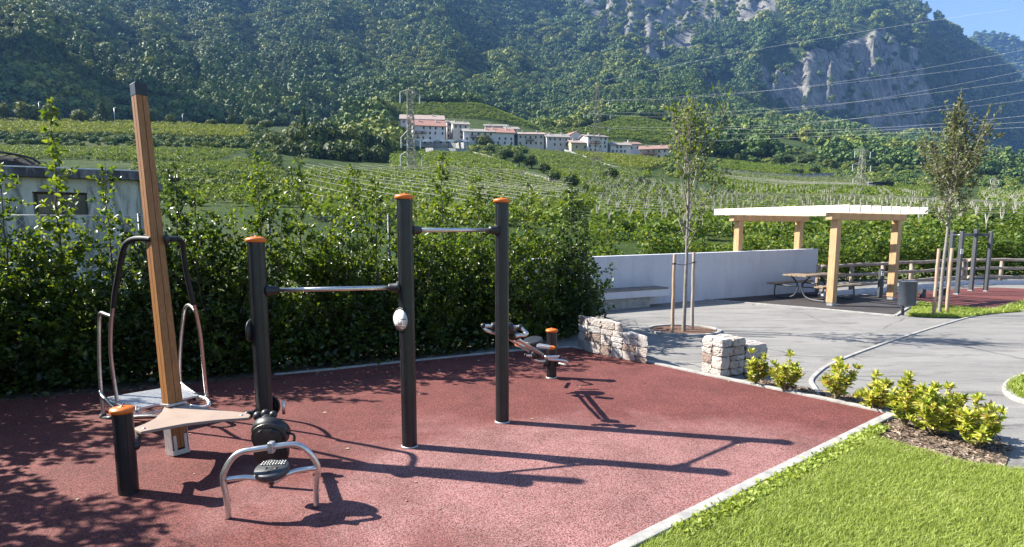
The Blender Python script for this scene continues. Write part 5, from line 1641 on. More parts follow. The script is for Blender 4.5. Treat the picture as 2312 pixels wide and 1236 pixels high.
def scatter_object(name, pts, scale, idx, coll, rng, kind='stuff'):
    """one object whose points carry copies of the collection's shapes"""
    n = len(pts)
    me = bpy.data.meshes.new(name)
    me.vertices.add(n); me.vertices.foreach_set('co', np.asarray(pts, dtype=np.float32).ravel())
    for nm, arr, ty in (('size', scale, 'FLOAT'), ('turn', rng.uniform(0, 6.28, n), 'FLOAT')):
        at = me.attributes.new(nm, ty, 'POINT'); at.data.foreach_set('value', np.asarray(arr, dtype=np.float32))
    at = me.attributes.new('pick', 'INT', 'POINT'); at.data.foreach_set('value', np.asarray(idx, dtype=np.int32))
    o = bpy.data.objects.new(name, me); col.objects.link(o)
    ng = bpy.data.node_groups.new(name, 'GeometryNodeTree')
    ng.interface.new_socket('Geometry', in_out='INPUT', socket_type='NodeSocketGeometry')
    ng.interface.new_socket('Geometry', in_out='OUTPUT', socket_type='NodeSocketGeometry')
    N = ng.nodes; L = ng.links
    gi, go = N.new('NodeGroupInput'), N.new('NodeGroupOutput')
    ip = N.new('GeometryNodeInstanceOnPoints'); ci = N.new('GeometryNodeCollectionInfo')
    ci.inputs['Collection'].default_value = coll
    ci.inputs['Separate Children'].default_value = True; ci.inputs['Reset Children'].default_value = True
    def attr(nm, ty):
        a = N.new('GeometryNodeInputNamedAttribute'); a.data_type = ty; a.inputs['Name'].default_value = nm
        return [s for s in a.outputs if s.enabled and s.name == 'Attribute'][0]
    cx = N.new('ShaderNodeCombineXYZ'); L.new(attr('turn', 'FLOAT'), cx.inputs['Z'])
    sx = N.new('ShaderNodeCombineXYZ'); sa = attr('size', 'FLOAT')
    for k in 'XYZ': L.new(sa, sx.inputs[k])
    L.new(gi.outputs[0], ip.inputs['Points']); L.new(ci.outputs[0], ip.inputs['Instance'])
    ip.inputs['Pick Instance'].default_value = True
    L.new(attr('pick', 'INT'), ip.inputs['Instance Index'])
    L.new(cx.outputs[0], ip.inputs['Rotation']); L.new(sx.outputs[0], ip.inputs['Scale'])
    L.new(ip.outputs[0], go.inputs[0])
    md = o.modifiers.new('scatter', 'NODES'); md.node_group = ng
    return tag(o, kind=kind)

m_forest = leafmat('forest_leaves', [(0.0, (0.075, 0.125, 0.022)), (0.4, (0.145, 0.195, 0.032)), (0.75, (0.225, 0.255, 0.044)), (1.0, (0.31, 0.265, 0.065))], 0.08, 0.65, 0.25, (1.5, 1.5, 0.7), inst=True)
rng = np.random.default_rng(3)
m_forest2 = leafmat('dark_forest_leaves', [(0.0, (0.042, 0.090, 0.024)), (0.5, (0.085, 0.143, 0.035)), (1.0, (0.145, 0.195, 0.046))], 0.06, 0.65, 0.25, (1.5, 1.5, 0.7), inst=True)
protos = [crown_mesh('crown_shape', rng, 8, 300, 0.30, m_forest if i < 3 else m_forest2, rng.uniform(0.85, 1.15)) for i in range(5)]
protos.append(crown_mesh('crown_shape', rng, 12, 260, 0.24, m_forest2, 1.25, shape='cone'))
C_for = proto(protos, 'forest_shapes')

FIELDS = {  # picture outline, direction of the rows in degrees, gap between rows, gap along the row, clump size, post every n
 'ridge':  ([(-60, 275), (0, 273), (280, 279), (560, 290), (560, 316), (300, 309), (0, 302), (-60, 300)], 12, 2.9, 0.9, 0.62, 0),
 'bench':  ([(-60, 332), (0, 331), (280, 338), (545, 343), (500, 362), (430, 372), (200, 366), (-60, 360)], 6, 3.1, 0.75, 0.5, 9),
 'steps1': ([(300, 372), (430, 376), (560, 366), (640, 392), (650, 402), (480, 396), (300, 388)], 4, 3.3, 0.7, 0.46, 0),
 'steps2': ([(300, 396), (480, 402), (655, 408), (660, 420), (480, 416), (300, 410)], 4, 3.3, 0.7, 0.46, 0),
 'steps3': ([(300, 420), (480, 424), (665, 428), (690, 470), (300, 470)], 4, 3.3, 0.65, 0.46, 0),
 'middle': ([(690, 396), (900, 396), (1090, 402), (1200, 408), (1285, 440), (1330, 470), (1250, 520), (690, 520)], -58, 2.9, 0.9, 0.75, 6),
 'path':   ([(880, 352), (1060, 352), (1130, 372), (1190, 402), (1090, 396), (890, 390)], -20, 2.5, 1.0, 0.8, 6),
 'knoll':  ([(885, 238), (990, 237), (1085, 240), (1160, 268), (1225, 297), (1100, 274), (1000, 268), (890, 268)], -8, 5.2, 1.0, 1.0, 0),
 'slant':  ([(1190, 342), (1290, 352), (1470, 398), (1440, 420), (1320, 424), (1240, 392)], 52, 3.0, 1.1, 0.75, 5),
 'yellow': ([(1290, 348), (1500, 362), (1490, 378), (1440, 390), (1380, 376)], 35, 2.5, 1.1, 0.85, 0),
 'hill2':  ([(1285, 308), (1330, 290), (1420, 268), (1560, 290), (1600, 322), (1500, 330), (1380, 318)], 4, 5.6, 1.1, 1.15, 0),
 'pale':   ([(1320, 428), (1450, 418), (1620, 452), (1700, 462), (1600, 472), (1400, 464), (1330, 448)], 40, 3.0, 1.3, 0.7, 2),
 'right1': ([(1620, 366), (1850, 388), (1900, 398), (1770, 402), (1620, 388)], 10, 3.0, 1.1, 0.9, 0),
 'right2': ([(1610, 392), (1770, 406), (1990, 408), (1985, 434), (1760, 440), (1640, 420)], -40, 3.2, 1.2, 0.8, 4),
 'right3': ([(1640, 428), (1760, 444), (1980, 440), (2090, 446), (2080, 470), (1850, 466), (1680, 460)], -30, 3.0, 1.1, 0.8, 4),
 'right4': ([(2000, 425), (2100, 428), (2095, 444), (1990, 436)], 15, 2.8, 1.1, 0.85, 0),
 'right5': ([(2215, 428), (2320, 444), (2380, 470), (2320, 500), (2215, 470)], 20, 2.8, 1.1, 0.8, 5),
 'lower':  ([(1340, 472), (1600, 478), (1700, 470), (2090, 476), (2420, 512), (2420, 556), (1900, 556), (1340, 550)], -24, 3.1, 0.85, 0.72, 3),
}
def in_fields(px, py):
    r = np.zeros(px.shape, bool)
    for k, f in FIELDS.items(): r |= inpoly(px, py, f[0])
    return r

def forest_points(rng):
    out = []
    Y = 120.0
    while Y < 2250:
        s = min(max(6.4, 0.0084 * Y), 11.6)
        X = np.arange(-1.05 * Y, 1.05 * Y, s); X = X + rng.uniform(-.45, .45, len(X)) * s
        yy = Y + rng.uniform(-.45, .45, len(X)) * s
        out.append(np.stack([X, yy, np.full(len(X), s)], 1)); Y += s * 0.88
    q = np.concatenate(out)
    z, t, rk, px, py = tinfo(q[:, 0], q[:, 1])
    fld = in_fields(px, py)
    wood = (t > np.where(px < 800, 5.93, 5.12))
    wood |= (px > 770) & (px < 893) & (t > 3.55)
    wood &= rng.random(len(q)) > 0.10
    wood |= (px > 1560) & (t > 4.15) & (vnoise(q[:, 0] / 34, q[:, 1] / 34, 77) > 0.42)
    wood &= ~((px > 1760) & (px < 1900) & (py > 296) & (py < 372) & (vnoise(q[:, 0] / 20, q[:, 1] / 20, 7) > 0.55))
    wood &= ~((px > 1240) & (px < 1520) & (py > 296) & (py < 372))
    wood &= ~inpoly(px, py, [(885, 236), (1085, 240), (1160, 270), (1232, 300), (1240, 345), (885, 345)])
    keep = wood & ~fld & ((rk < 0.5) | (rng.random(len(q)) < np.where(px < 1650, 0.22, 0.13))) & (py > -90) & (px > -300) & (px < 2560)
    # thin places on the steep rocky upper slope
    keep &= ~((px > 1150) & (py < 210) & (fbm(px / 26, py / 40, 99, 3) > 0.34))
    return np.column_stack([q[keep, 0], q[keep, 1], z[keep]]), q[keep, 2]
fp, fs_ = forest_points(rng)
sc = fs_ * np.clip(rng.lognormal(-0.36, 0.30, len(fp)), 0.36, 1.25) * (0.8 + 0.5 * vnoise(fp[:, 0] / 70, fp[:, 1] / 70, 12))
fp[:, 2] += sc * 0.15
pick = np.where(vnoise(fp[:, 0] / 60, fp[:, 1] / 60, 35) + rng.normal(0, 0.16, len(fp)) > 0.52, rng.integers(0, 3, len(fp)), rng.integers(3, 5, len(fp))); con = (vnoise(fp[:, 0] / 120, fp[:, 1] / 120, 55) > 0.66) & (rng.random(len(fp)) < 0.5); pick[con] = 5
scatter_object('forest', fp, sc, pick, C_for, rng)
sel = rng.random(len(FARV)) < 0.9
fv = np.repeat(FARV, 1, 0)[sel]; fv = fv + rng.normal(0, 7, fv.shape) * np.array([1, 1, 0])
scatter_object('forest', fv, rng.uniform(6, 13, len(fv)), rng.integers(0, 5, len(fv)), C_for, rng)

# ------------------------------------------------------------------ vineyards
m_vy = leafmat('vineyard_leaves', [(0.0, (0.07, 0.12, 0.018)), (0.5, (0.13, 0.19, 0.030)), (1.0, (0.22, 0.26, 0.05))], 0.3, 0.55, 0.3, (1.6, 1.5, 0.6), inst=True)
m_vyy = leafmat('yellowing_vine_leaves', [(0.0, (0.09, 0.135, 0.02)), (0.5, (0.17, 0.21, 0.035)), (1.0, (0.26, 0.27, 0.055))], 0.3, 0.55, 0.3, (1.5, 1.4, 0.6), inst=True)
def clump(name, mat, k=70):
    r_ = rng; P_ = r_.normal(0, 0.36, (k, 3)) * np.array([1.1, 1.1, 0.75]) + np.array([0, 0, 1.35])
    P_[: k // 4, 2] = r_.uniform(0.3, 1.2, k // 4)
    V, F = leaf_arrays(P_, r_.normal(size=(k, 3)), r_.uniform(0.3, 0.6, k), 0.85, r_, up=1.0, six=False)
    return np_mesh(name, V, F, mat)
C_v = proto([clump('vine_shape', m_vy) for _ in range(4)], 'vine_shapes')
C_vy = proto([clump('vine_shape', m_vyy) for _ in range(4)], 'yellow_vine_shapes')
m_post = pm('pale_vineyard_post', (0.26, 0.25, 0.22), (0.40, 0.38, 0.34), 3, 0.85)
vp = {0: [], 1: []}; vs_ = {0: [], 1: []}; posts = []; wires = []
for nm, (poly, ang, gap, step, size, pe) in FIELDS.items():
    dense = []
    for i in range(len(poly)):
        a, b = poly[i], poly[(i + 1) % len(poly)]
        dense += [(a[0] + (b[0] - a[0]) * u, a[1] + (b[1] - a[1]) * u) for u in (0, .34, .67)]
    wpoly = [tuple(on_hill(*p).xy) for p in dense]
    A_ = np.array(wpoly); ca, sa_ = math.cos(R(ang)), math.sin(R(ang))
    u = A_ @ np.array([ca, sa_]); v = A_ @ np.array([-sa_, ca])
    k = 0
    for vv in np.arange(v.min(), v.max(), gap):
        uu = np.arange(u.min(), u.max(), step)
        x = ca * uu - sa_ * vv; y = sa_ * uu + ca * vv
        bend = 0.7 * np.sin(uu / 23 + 0.1 * vv); x = x - sa_ * bend; y = y + ca * bend
        m_ = inpoly(x, y, wpoly) & (y > 27)
        if pe:
            pm_ = m_ & ((np.arange(len(uu)) + (k % 2)) % pe == 0)
            if pm_.any(): posts.append(np.stack([x[pm_], y[pm_], np.full(pm_.sum(), ang), np.full(pm_.sum(), size)], 1))
            run = np.where(m_)[0]
            if len(run) > 6 and nm in ('middle', 'lower', 'pale', 'right2', 'slant'):
                brk = np.split(run, np.where(np.diff(run) > 1)[0] + 1)
                for r_ in brk:
                    if len(r_) > 6: wires.append((x[r_[::6]], y[r_[::6]]))
        drop = rng.random(len(uu)) < (0.35 if nm == 'pale' else 0.06)
        m_ &= ~drop
        yel = 1 if nm in ('ridge', 'yellow') else 0
        jx = rng.normal(0, .15, m_.sum()); jy = rng.normal(0, .15, m_.sum())
        vp[yel].append(np.stack([x[m_] + jx, y[m_] + jy], 1)); vs_[yel].append(np.full(m_.sum(), size))
        k += 1
for yel, coll in ((0, C_v), (1, C_vy)):
    q = np.concatenate(vp[yel]); s = np.concatenate(vs_[yel]) * rng.uniform(0.8, 1.25, len(q))
    scatter_object('vineyard_rows', np.column_stack([q, tz(q[:, 0], q[:, 1]) - 0.05]), s, rng.integers(0, 4, len(q)), coll, rng)
pp = np.concatenate(posts); pz = tz(pp[:, 0], pp[:, 1])
segs = []
for (x, y, a, s), z in zip(pp, pz):
    h = 2.5 * s
    dx, dy = -math.sin(R(a)), math.cos(R(a))
    segs.append(((x, y, z - .2), (x + .02, y, z + h)))
    if y < 150:
        segs.append(((x, y, z + h * 0.72), (x + dx * .5, y + dy * .5, z + h * 1.12)))
        segs.append(((x, y, z + h * 0.72), (x - dx * .5, y - dy * .5, z + h * 1.12)))
V, F = wirebars(segs, 0.03)
tag(np_mesh('vineyard_posts', V, F, m_post), kind='stuff')
segs = []
for x, y in wires:
    z = tz(x, y) + 2.05
    for i in range(len(x) - 1): segs.append(((x[i], y[i], z[i]), (x[i + 1], y[i + 1], z[i + 1])))
V, F = wirebars(segs, 0.016)
tag(np_mesh('vineyard_wires', V, F, m_post), kind='stuff')

# scrub on the banks between the fields
BANKS = [[(-60, 303), (300, 311), (560, 318), (560, 338), (300, 334), (-60, 327)], [(300, 388), (650, 404), (655, 409), (300, 397)], [(300, 411), (665, 421), (665, 428), (300, 420)],
         [(640, 395), (690, 400), (680, 440), (640, 425)], [(1500, 360), (1620, 372), (1640, 420), (1500, 400)], [(1850, 388), (2000, 400), (2100, 422), (1990, 424), (1900, 404)],
         [(1620, 322), (1800, 330), (1990, 350), (2090, 366), (2090, 424), (1850, 386), (1620, 362)], [(2090, 376), (2320, 392), (2320, 440), (2210, 424), (2090, 424)], [(2085, 474), (2215, 474), (2330, 502), (2330, 528), (2085, 500)],
         [(1225, 298), (1300, 300), (1290, 330), (1235, 320)], [(1060, 336), (1190, 338), (1190, 345), (1130, 362), (1070, 350)], [(1600, 455), (1760, 446), (1850, 467), (1640, 472)], [(560, 290), (600, 296), (640, 392), (560, 364)]]
bp_ = []
for poly in BANKS:
    P_ = np.array(poly); n = int(260)
    qx = rng.uniform(P_[:, 0].min(), P_[:, 0].max(), n * 3); qy = rng.uniform(P_[:, 1].min(), P_[:, 1].max(), n * 3)
    m_ = inpoly(qx, qy, poly)
    for a, b in list(zip(qx[m_], qy[m_]))[:n]:
        d = ray(a, b); bp_.append((a, b))
pts = [on_hill(a, b) for a, b in bp_]
pts = np.array([p[:] for p in pts])
scatter_object('scrub', pts, rng.uniform(0.6, 1.7, len(pts)) * np.clip(pts[:, 1] / 200, 0.6, 1.7), rng.integers(0, 5, len(pts)), C_for, rng)

# ------------------------------------------------------------------ single trees on the slope
m_slope = leafmat('broadleaf_crown', [(0.0, (0.030, 0.058, 0.014)), (0.5, (0.058, 0.092, 0.022)), (1.0, (0.10, 0.125, 0.035))], 0.22, 0.6, 0.25, (1.5, 1.5, 0.7))
m_slope2 = leafmat('olive_crown', [(0.0, (0.06, 0.085, 0.018)), (0.5, (0.10, 0.130, 0.028)), (1.0, (0.15, 0.16, 0.045))], 0.22, 0.6, 0.25, (1.5, 1.5, 0.7))
crown_data = {}
for key, mt, shp, tall in (('round', m_slope, 'round', 1.0), ('round_b', m_slope, 'round', 1.2), ('olive', m_slope2, 'round', 1.0), ('cone', m_slope, 'cone', 1.3), ('oval', m_slope, 'round', 1.5)):
    o = crown_mesh('crown', np.random.default_rng(hash(key) % 1000 if False else len(key) * 7), 18, 1500, 0.17, mt, tall, shape=shp)
    crown_data[key] = o.data; bpy.data.objects.remove(o)
tk = MB(); tk.tube([(0, 0, -1.6), (0.02, 0, -0.6), (0, 0.03, 0.3)], [0.13, 0.10, 0.06], 8)
o = tk.build('trunk', m_bark); trunk_data = o.data; bpy.data.objects.remove(o)
def slope_tree(px, base, top, wpx, key, label, group, name='tree', ydist=None):
    b = on_hill(px, base) if ydist is None else W(px, base, ydist)
    Yd = b.y
    hh = (base - top) / FPX * Yd; rad = wpx / 2 / FPX * Yd
    tz_ = {'round': 1.35, 'round_b': 1.5, 'olive': 1.35, 'cone': 2.2, 'oval': 1.8}[key]
    o = thing(name, b, label, 'tree', group)
    c = link('crown', crown_data[key], o); sz = hh / (tz_ + 0.25)
    c.scale = (rad / 0.98, rad / 0.98, sz); c.location = (0, 0, sz * 0.25); c.rotation_euler = (0, 0, random.uniform(0, 6.28))
    t = link('trunk', trunk_data, o); t.scale = (rad * 0.8, rad * 0.8, hh * 0.28); t.location = (0, 0, hh * 0.30)
    return o
RIDGE = [(8, 274, 226, 34, 'round', 'tree at the left picture edge on the yellow vineyard ridge'),
 (60, 274, 224, 62, 'round', 'broad tree near the left end of the vineyard ridge'),
 (118, 275, 232, 40, 'olive', 'tree on the ridge just left of the tall bright hedge shoot'),
 (180, 277, 244, 40, 'olive', 'low tree on the ridge just right of the tall bright hedge shoot'),
 (232, 278, 231, 46, 'cone', 'pointed tree on the ridge left of the wooden mast'),
 (343, 281, 242, 22, 'oval', 'narrow tree on the ridge just right of the wooden mast'),
 (387, 282, 256, 26, 'round', 'small round tree on the ridge between two street lamps'),
 (429, 283, 272, 20, 'olive', 'tiny bush on the ridge right of the second street lamp'),
 (479, 284, 267, 30, 'olive', 'low yellowish bush on the vineyard ridge'),
 (524, 286, 256, 26, 'oval', 'upright tree on the ridge beside the rightmost street lamp'),
 (567, 288, 263, 32, 'round', 'round tree at the right end of the ridge near the grove'),
 (602, 290, 269, 40, 'round', 'low wide tree touching the grove on the ridge')]
for px, b_, tp_, w_, key, lab in RIDGE: slope_tree(px, b_ + 3, tp_, w_, key if key != 'round' else 'olive', lab, 'trees along the vineyard ridge', ydist=float(np.interp(px, [0, 300, 560, 610], [215, 226, 231, 236])))
GROVE = [(575, 370, 296, 66, 'round', 178), (628, 380, 288, 78, 'olive', 182), (676, 385, 268, 80, 'olive', 190), (688, 330, 240, 34, 'cone', 205), (716, 385, 262, 84, 'round_b', 196), (752, 388, 258, 82, 'round', 200),
 (792, 388, 268, 80, 'olive', 204), (832, 386, 276, 78, 'round', 206), (862, 382, 292, 56, 'round_b', 206), (600, 392, 318, 66, 'round', 168), (652, 398, 310, 80, 'round_b', 170), (706, 402, 304, 84, 'round', 172), (760, 402, 306, 84, 'round_b', 174), (812, 398, 310, 80, 'round', 176), (852, 392, 318, 58, 'round', 178)]
GL = ['leafy tree at the left end of the dark grove', 'pale crowned tree second from the left in the grove top', 'yellowish broad tree left of the conifer in the grove', 'pointed conifer rising above the dark grove', 'tall dark tree right of the conifer in the grove', 'highest rounded tree in the middle of the grove',
      'olive tree right of the grove middle', 'sloping dark tree at the right shoulder of the grove', 'last tree at the right end of the grove near the pylon', 'lower front tree at the left end of the grove', 'shaded front tree below the pale grove crowns', 'shaded front tree below the conifer of the grove', 'shaded front tree in the grove middle', 'shaded front tree at the right of the grove', 'small shaded front tree at the right grove end']
for (px, b_, tp_, w_, key, Yd), lab in zip(GROVE, GL): slope_tree(px, b_, tp_, w_, key, lab, 'trees of the dark grove left of the village', ydist=Yd)
SLOPE = [(1095, 337, 300, 46, 'olive', 'round yellowish tree in front of the red roofed village house'),
 (1108, 350, 326, 40, 'round', 'dark bush below the yellowish village tree'), (1140, 360, 333, 44, 'round', 'bush beside the white path wall, below the village'),
 (1172, 378, 342, 38, 'round_b', 'tall bush at the middle of the white path wall'), (1200, 380, 346, 36, 'round', 'bush right of the tall bush by the path wall'), (1228, 392, 366, 34, 'round', 'lower bush near the end of the white path wall'),
 (1250, 415, 384, 40, 'round', 'dark bush left of the big dark tree among vines'), (1288, 432, 388, 48, 'round', 'big dark rounded tree among the vines below the village'),
 (1378, 414, 373, 44, 'round_b', 'tall dark tree below the thin pylon'), (1412, 438, 410, 76, 'round', 'wide low dark bush below the thin pylon'), (1447, 424, 395, 40, 'round', 'round tree right of the thin pylon tree'),
 (1645, 446, 424, 28, 'oval', 'small tree among pale vine nets behind the slender tree'), (1712, 468, 440, 54, 'round', 'bushy tree above the left end of the pergola roof'), (1760, 468, 446, 50, 'olive', 'low bush above the middle of the pergola roof'),
 (1668, 366, 344, 26, 'round', 'small tree left of the wooded bank on the right slope'), (1762, 374, 346, 56, 'round', 'broad dark tree on the upper right slope'), (1822, 374, 346, 54, 'round_b', 'dark tree right of the broad tree on the upper slope'),
 (1790, 398, 378, 24, 'round', 'small dark tree on the field edge, right slope'), (1806, 398, 379, 22, 'round', 'second small dark tree on the field edge, right slope'), (1838, 398, 370, 30, 'round_b', 'taller dark tree at the end of the field edge'),
 (1872, 384, 356, 40, 'olive', 'pale tree below the cliffs on the right slope'), (1972, 392, 374, 34, 'round', 'tree right of the lattice pylon on the right slope'), (2000, 430, 400, 44, 'round', 'bush above the small dark hut on the right slope'),
 (2245, 534, 470, 110, 'round', 'large dark tree right of the olive young tree'), (2290, 520, 476, 70, 'round_b', 'dark tree at the right picture edge beyond the fence'), (2185, 520, 486, 60, 'round', 'dark bush behind the bar frame'),
 (2120, 514, 484, 60, 'round', 'dark bush behind the crown of the olive tree'), (2300, 452, 436, 36, 'olive', 'bright green tree at the right edge of the slope'),
 (984, 323, 302, 20, 'olive', 'small yellow tree in the village car park'), (1026, 322, 303, 18, 'olive', 'small round tree in front of the grey roofed village house'), (1058, 320, 308, 14, 'olive', 'tiny tree before the long village house'),
 (1290, 302, 291, 24, 'olive', 'bright tree behind the village roofs'), (880, 300, 268, 40, 'olive', 'pale tree left of the village'), (870, 330, 300, 40, 'round', 'dark tree between grove and village'), (1360, 330, 316, 20, 'round', 'tree at the foot of the tall white house') ]
for px, b_, tp_, w_, key, lab in SLOPE: slope_tree(px, b_, tp_, w_, key, lab, 'trees and bushes on the vineyard slope')

# ------------------------------------------------------------------ village
def hm(name, a): return pm(name, tuple(q * 0.86 for q in a), a, 0.5, 0.9)
m_hw = hm('white_house_render', (0.60, 0.59, 0.57)); m_hc = hm('cream_house_render', (0.56, 0.51, 0.43)); m_hg = hm('grey_house_render', (0.48, 0.47, 0.46)); m_hy = hm('yellow_house_render', (0.50, 0.43, 0.27)); m_hb = hm('brown_house_timber', (0.20, 0.11, 0.07))
def rf(name, a, b): return pm(name, a, b, 1.4, 0.9, bump=0.3, bscale=6)
m_rr = rf('red_roof_tiles', (0.26, 0.13, 0.10), (0.36, 0.20, 0.155)); m_rp = rf('faded_pink_roof_tiles', (0.28, 0.215, 0.185), (0.36, 0.285, 0.25)); m_rg = rf('grey_roof_tiles', (0.20, 0.185, 0.17), (0.31, 0.285, 0.26)); m_rb = rf('brown_roof_tiles', (0.20, 0.12, 0.10), (0.30, 0.19, 0.15))
m_shut = pm('dark_window', (0.035, 0.032, 0.03), (0.06, 0.055, 0.05), 5, 0.5)
m_frame = pm('stone_window_frame', (0.55, 0.52, 0.47), None, rough=0.9)
wmesh = {}
def house(x0, x1, base, eave, top, Yd, yaw, dep, wall, roof, cols, rows, label, ridge='x', balc=None, win2=None, flat=False, chim=1):
    """front spans x0..x1 in the survey; yaw turns it; ridge runs along the front (x) or away (y)"""
    xm = (x0 + x1) / 2
    b = W(xm, base, Yd)
    wd = (x1 - x0) / FPX * Yd / max(0.3, math.cos(R(yaw)))
    hw_ = (base - eave) / FPX * Yd; rh = max(0.4, (eave - top) / FPX * Yd)
    o = thing('village_house', b, label, 'house', 'houses of the hillside village')
    Mz = Matrix.Rotation(R(yaw), 3, 'Z')
    L = lambda x, y, z: b + Mz @ Vector((x, y, z))
    m = MB(); hx = wd / 2
    if ridge == 'x':
        vs = [L(-hx, 0, -6), L(hx, 0, -6), L(hx, dep, -6), L(-hx, dep, -6), L(-hx, 0, hw_), L(hx, 0, hw_), L(hx, dep, hw_), L(-hx, dep, hw_), L(-hx, dep / 2, hw_ + rh - .1), L(hx, dep / 2, hw_ + rh - .1)]
        fs = [(0, 1, 5, 4), (2, 3, 7, 6), (1, 2, 6, 9, 5), (3, 0, 4, 8, 7), (0, 3, 2, 1), (4, 5, 9, 8), (6, 7, 8, 9)]
    else:
        vs = [L(-hx, 0, -6), L(hx, 0, -6), L(hx, dep, -6), L(-hx, dep, -6), L(-hx, 0, hw_), L(hx, 0, hw_), L(hx, dep, hw_), L(-hx, dep, hw_), L(0, 0, hw_ + rh - .1), L(0, dep, hw_ + rh - .1)]
        fs = [(0, 1, 5, 8, 4), (2, 3, 7, 9, 6), (1, 2, 6, 5), (3, 0, 4, 7), (0, 3, 2, 1), (5, 6, 9, 8), (7, 4, 8, 9)]
    m.add(vs, fs); m.build('wall', wall, o)
    m = MB(); e = 0.75; th = 0.28
    if ridge == 'x': prof = [(-e, -e * rh / (dep / 2)), (dep / 2, rh), (dep + e, -e * rh / (dep / 2))]
    else: prof = [(-hx - e, -e * rh / hx), (0, rh), (hx + e, -e * rh / hx)]
    for (a, za), (c, zc) in ((prof[0], prof[1]), (prof[1], prof[2])):
        q = []
        for s in (-1, 1):
            for (u, zz) in ((a, za), (c, zc)):
                for t_ in (0.02, th):
                    q.append(L(s * (hx + e), u, hw_ + zz + t_) if ridge == 'x' else L(u, -e if s < 0 else dep + e, hw_ + zz + t_))
        m.add(q, [(0, 1, 3, 2), (4, 6, 7, 5), (1, 5, 7, 3), (0, 2, 6, 4), (0, 4, 5, 1), (2, 3, 7, 6)])
    ro = m.build('roof', roof, o)
    for i in range(chim):
        x = (-0.3 + 0.55 * i) * wd; c = L(x if ridge == 'x' else 0.15 * wd, dep * (0.35 if ridge == 'x' else 0.5), hw_ + rh * 0.7)
        k = MB(); k.box(c + Vector((0, 0, 0.5)), (0.6, 0.6, 1.5), Mz); k.box(c + Vector((0, 0, 1.3)), (0.8, 0.8, 0.12), Mz); k.build('chimney', wall, ro)
    def wins(face, cols_, rows_, wid):
        for r_ in range(rows_):
            for c_ in range(cols_):
                if rows_ > 1 and random.random() < 0.16: continue
                u = (c_ + 0.5 + random.uniform(-.13, .13)) / cols_; z = hw_ * (r_ + 0.55) / max(rows_, 1)
                if face == 'f': p = L(-hx + wd * u, -0.06, z); Mw = Mz
                elif face == 'l': p = L(-hx - 0.06, dep * u, z); Mw = Mz @ Matrix.Rotation(R(-90), 3, 'Z')
                else: p = L(hx + 0.06, dep * u, z); Mw = Mz @ Matrix.Rotation(R(90), 3, 'Z')
                key = 'w'
                if key not in wmesh:
                    k = MB(); k.box((0, 0, 0), (0.80, 0.05, 1.15)); t_ = k.build('window', m_shut); wmesh['w'] = t_.data; bpy.data.objects.remove(t_)
                    k = MB()
                    for bx in ((0, 0.65, 1.05, 0.12), (0, -0.65, 1.05, 0.12)): k.box((bx[0], -0.01, bx[1]), (bx[2], 0.1, bx[3]))
                    for s in (-1, 1): k.box((s * 0.465, -0.01, 0), (0.11, 0.1, 1.17))
                    t_ = k.build('window_frame', m_frame); wmesh['f'] = t_.data; bpy.data.objects.remove(t_)
                w = link('window', wmesh['w'], o); w.location = p - b; w.rotation_euler = Mw.to_euler()
                f = link('window_frame', wmesh['f'], w)
    wins('f', cols, rows, wd)
    if win2: wins(*win2)
    if balc:
        z = hw_ * balc[2]; k = MB()
        k.box(L(-hx + wd * (balc[0] + balc[1]) / 2, -0.65, z), (wd * (balc[1] - balc[0]), 1.2, 0.16), Mz)
        n_ = int(wd * (balc[1] - balc[0]) / 0.35)
        for i in range(n_ + 1): k.box(L(-hx + wd * (balc[0] + (balc[1] - balc[0]) * i / n_), -1.2, z + 0.55), (0.14, 0.07, 0.95), Mz)
        k.box(L(-hx + wd * (balc[0] + balc[1]) / 2, -1.2, z + 1.07), (wd * (balc[1] - balc[0]), 0.10, 0.10), Mz)
        k.build('balcony', m_hb, o)
    return o
YV = 298
house(908, 1000, 312, 272, 259, YV + 18, 8, 13, m_hw, m_rp, 7, 3, 'long white house with faded pink roof behind the near pylon', chim=2)
house(936, 1004, 318, 286, 271, YV, 14, 12, m_hw, m_rr, 5, 3, 'large white house with bright red roof beside the near pylon', balc=(0.05, 0.4, 0.45), win2=('l', 3, 3, 0), chim=2)
house(1010, 1024, 314, 278, 272, YV + 12, 10, 12, m_hg, m_rg, 2, 3, 'narrow grey house behind the tall grey roofed house')
house(1024, 1058, 316, 283, 274, YV + 4, 12, 12, m_hc, m_rg, 3, 3, 'tall cream house with grey roof right of the red roofed house', chim=2)
house(1049, 1114, 321, 299, 291, YV - 4, 8, 9, m_hw, m_rg, 5, 2, 'low long white house with pale grey roof in the village front', balc=(0.2, 0.48, 0.4), win2=('l', 2, 2, 0), chim=2)
house(1106, 1160, 328, 301, 289, YV - 2, 12, 11, m_hw, m_rr, 4, 3, 'white house with red roof behind the yellowish round tree', chim=2)
house(1097, 1145, 302, 286, 280, YV + 14, 6, 10, m_hg, m_rg, 4, 1, 'pale grey house with dark flat roof at the back of the village')
house(1143, 1170, 314, 293, 286, YV + 8, 10, 9, m_hw, m_rg, 2, 2, 'small white house right of the back grey house')
house(1170, 1228, 331, 305, 298, YV, 4, 11, m_hc, m_rp, 5, 2, 'cream house with faded pink roof in the village middle', balc=(0.3, 0.6, 0.45), chim=2)
house(1235, 1284, 333, 311, 302, YV - 2, 10, 10, m_hg, m_rg, 4, 2, 'grey white house with plain grey roof right of the pink roofed house', chim=2)
house(1279, 1326, 338, 312, 299, YV + 4, 24, 13, m_hw, m_rb, 3, 2, 'white house under one long sloping brown roof', ridge='y')
house(1290, 1330, 343, 324, 317, YV - 8, 10, 8, m_hy, m_rp, 2, 1, 'low yellow house in front of the long sloping roof')
house(1327, 1372, 344, 311, 304, YV - 8, 16, 12, m_hw, m_rg, 4, 4, 'tallest white four storey house with grey roof behind the thin pylon', balc=(0.05, 0.55, 0.55), chim=2)
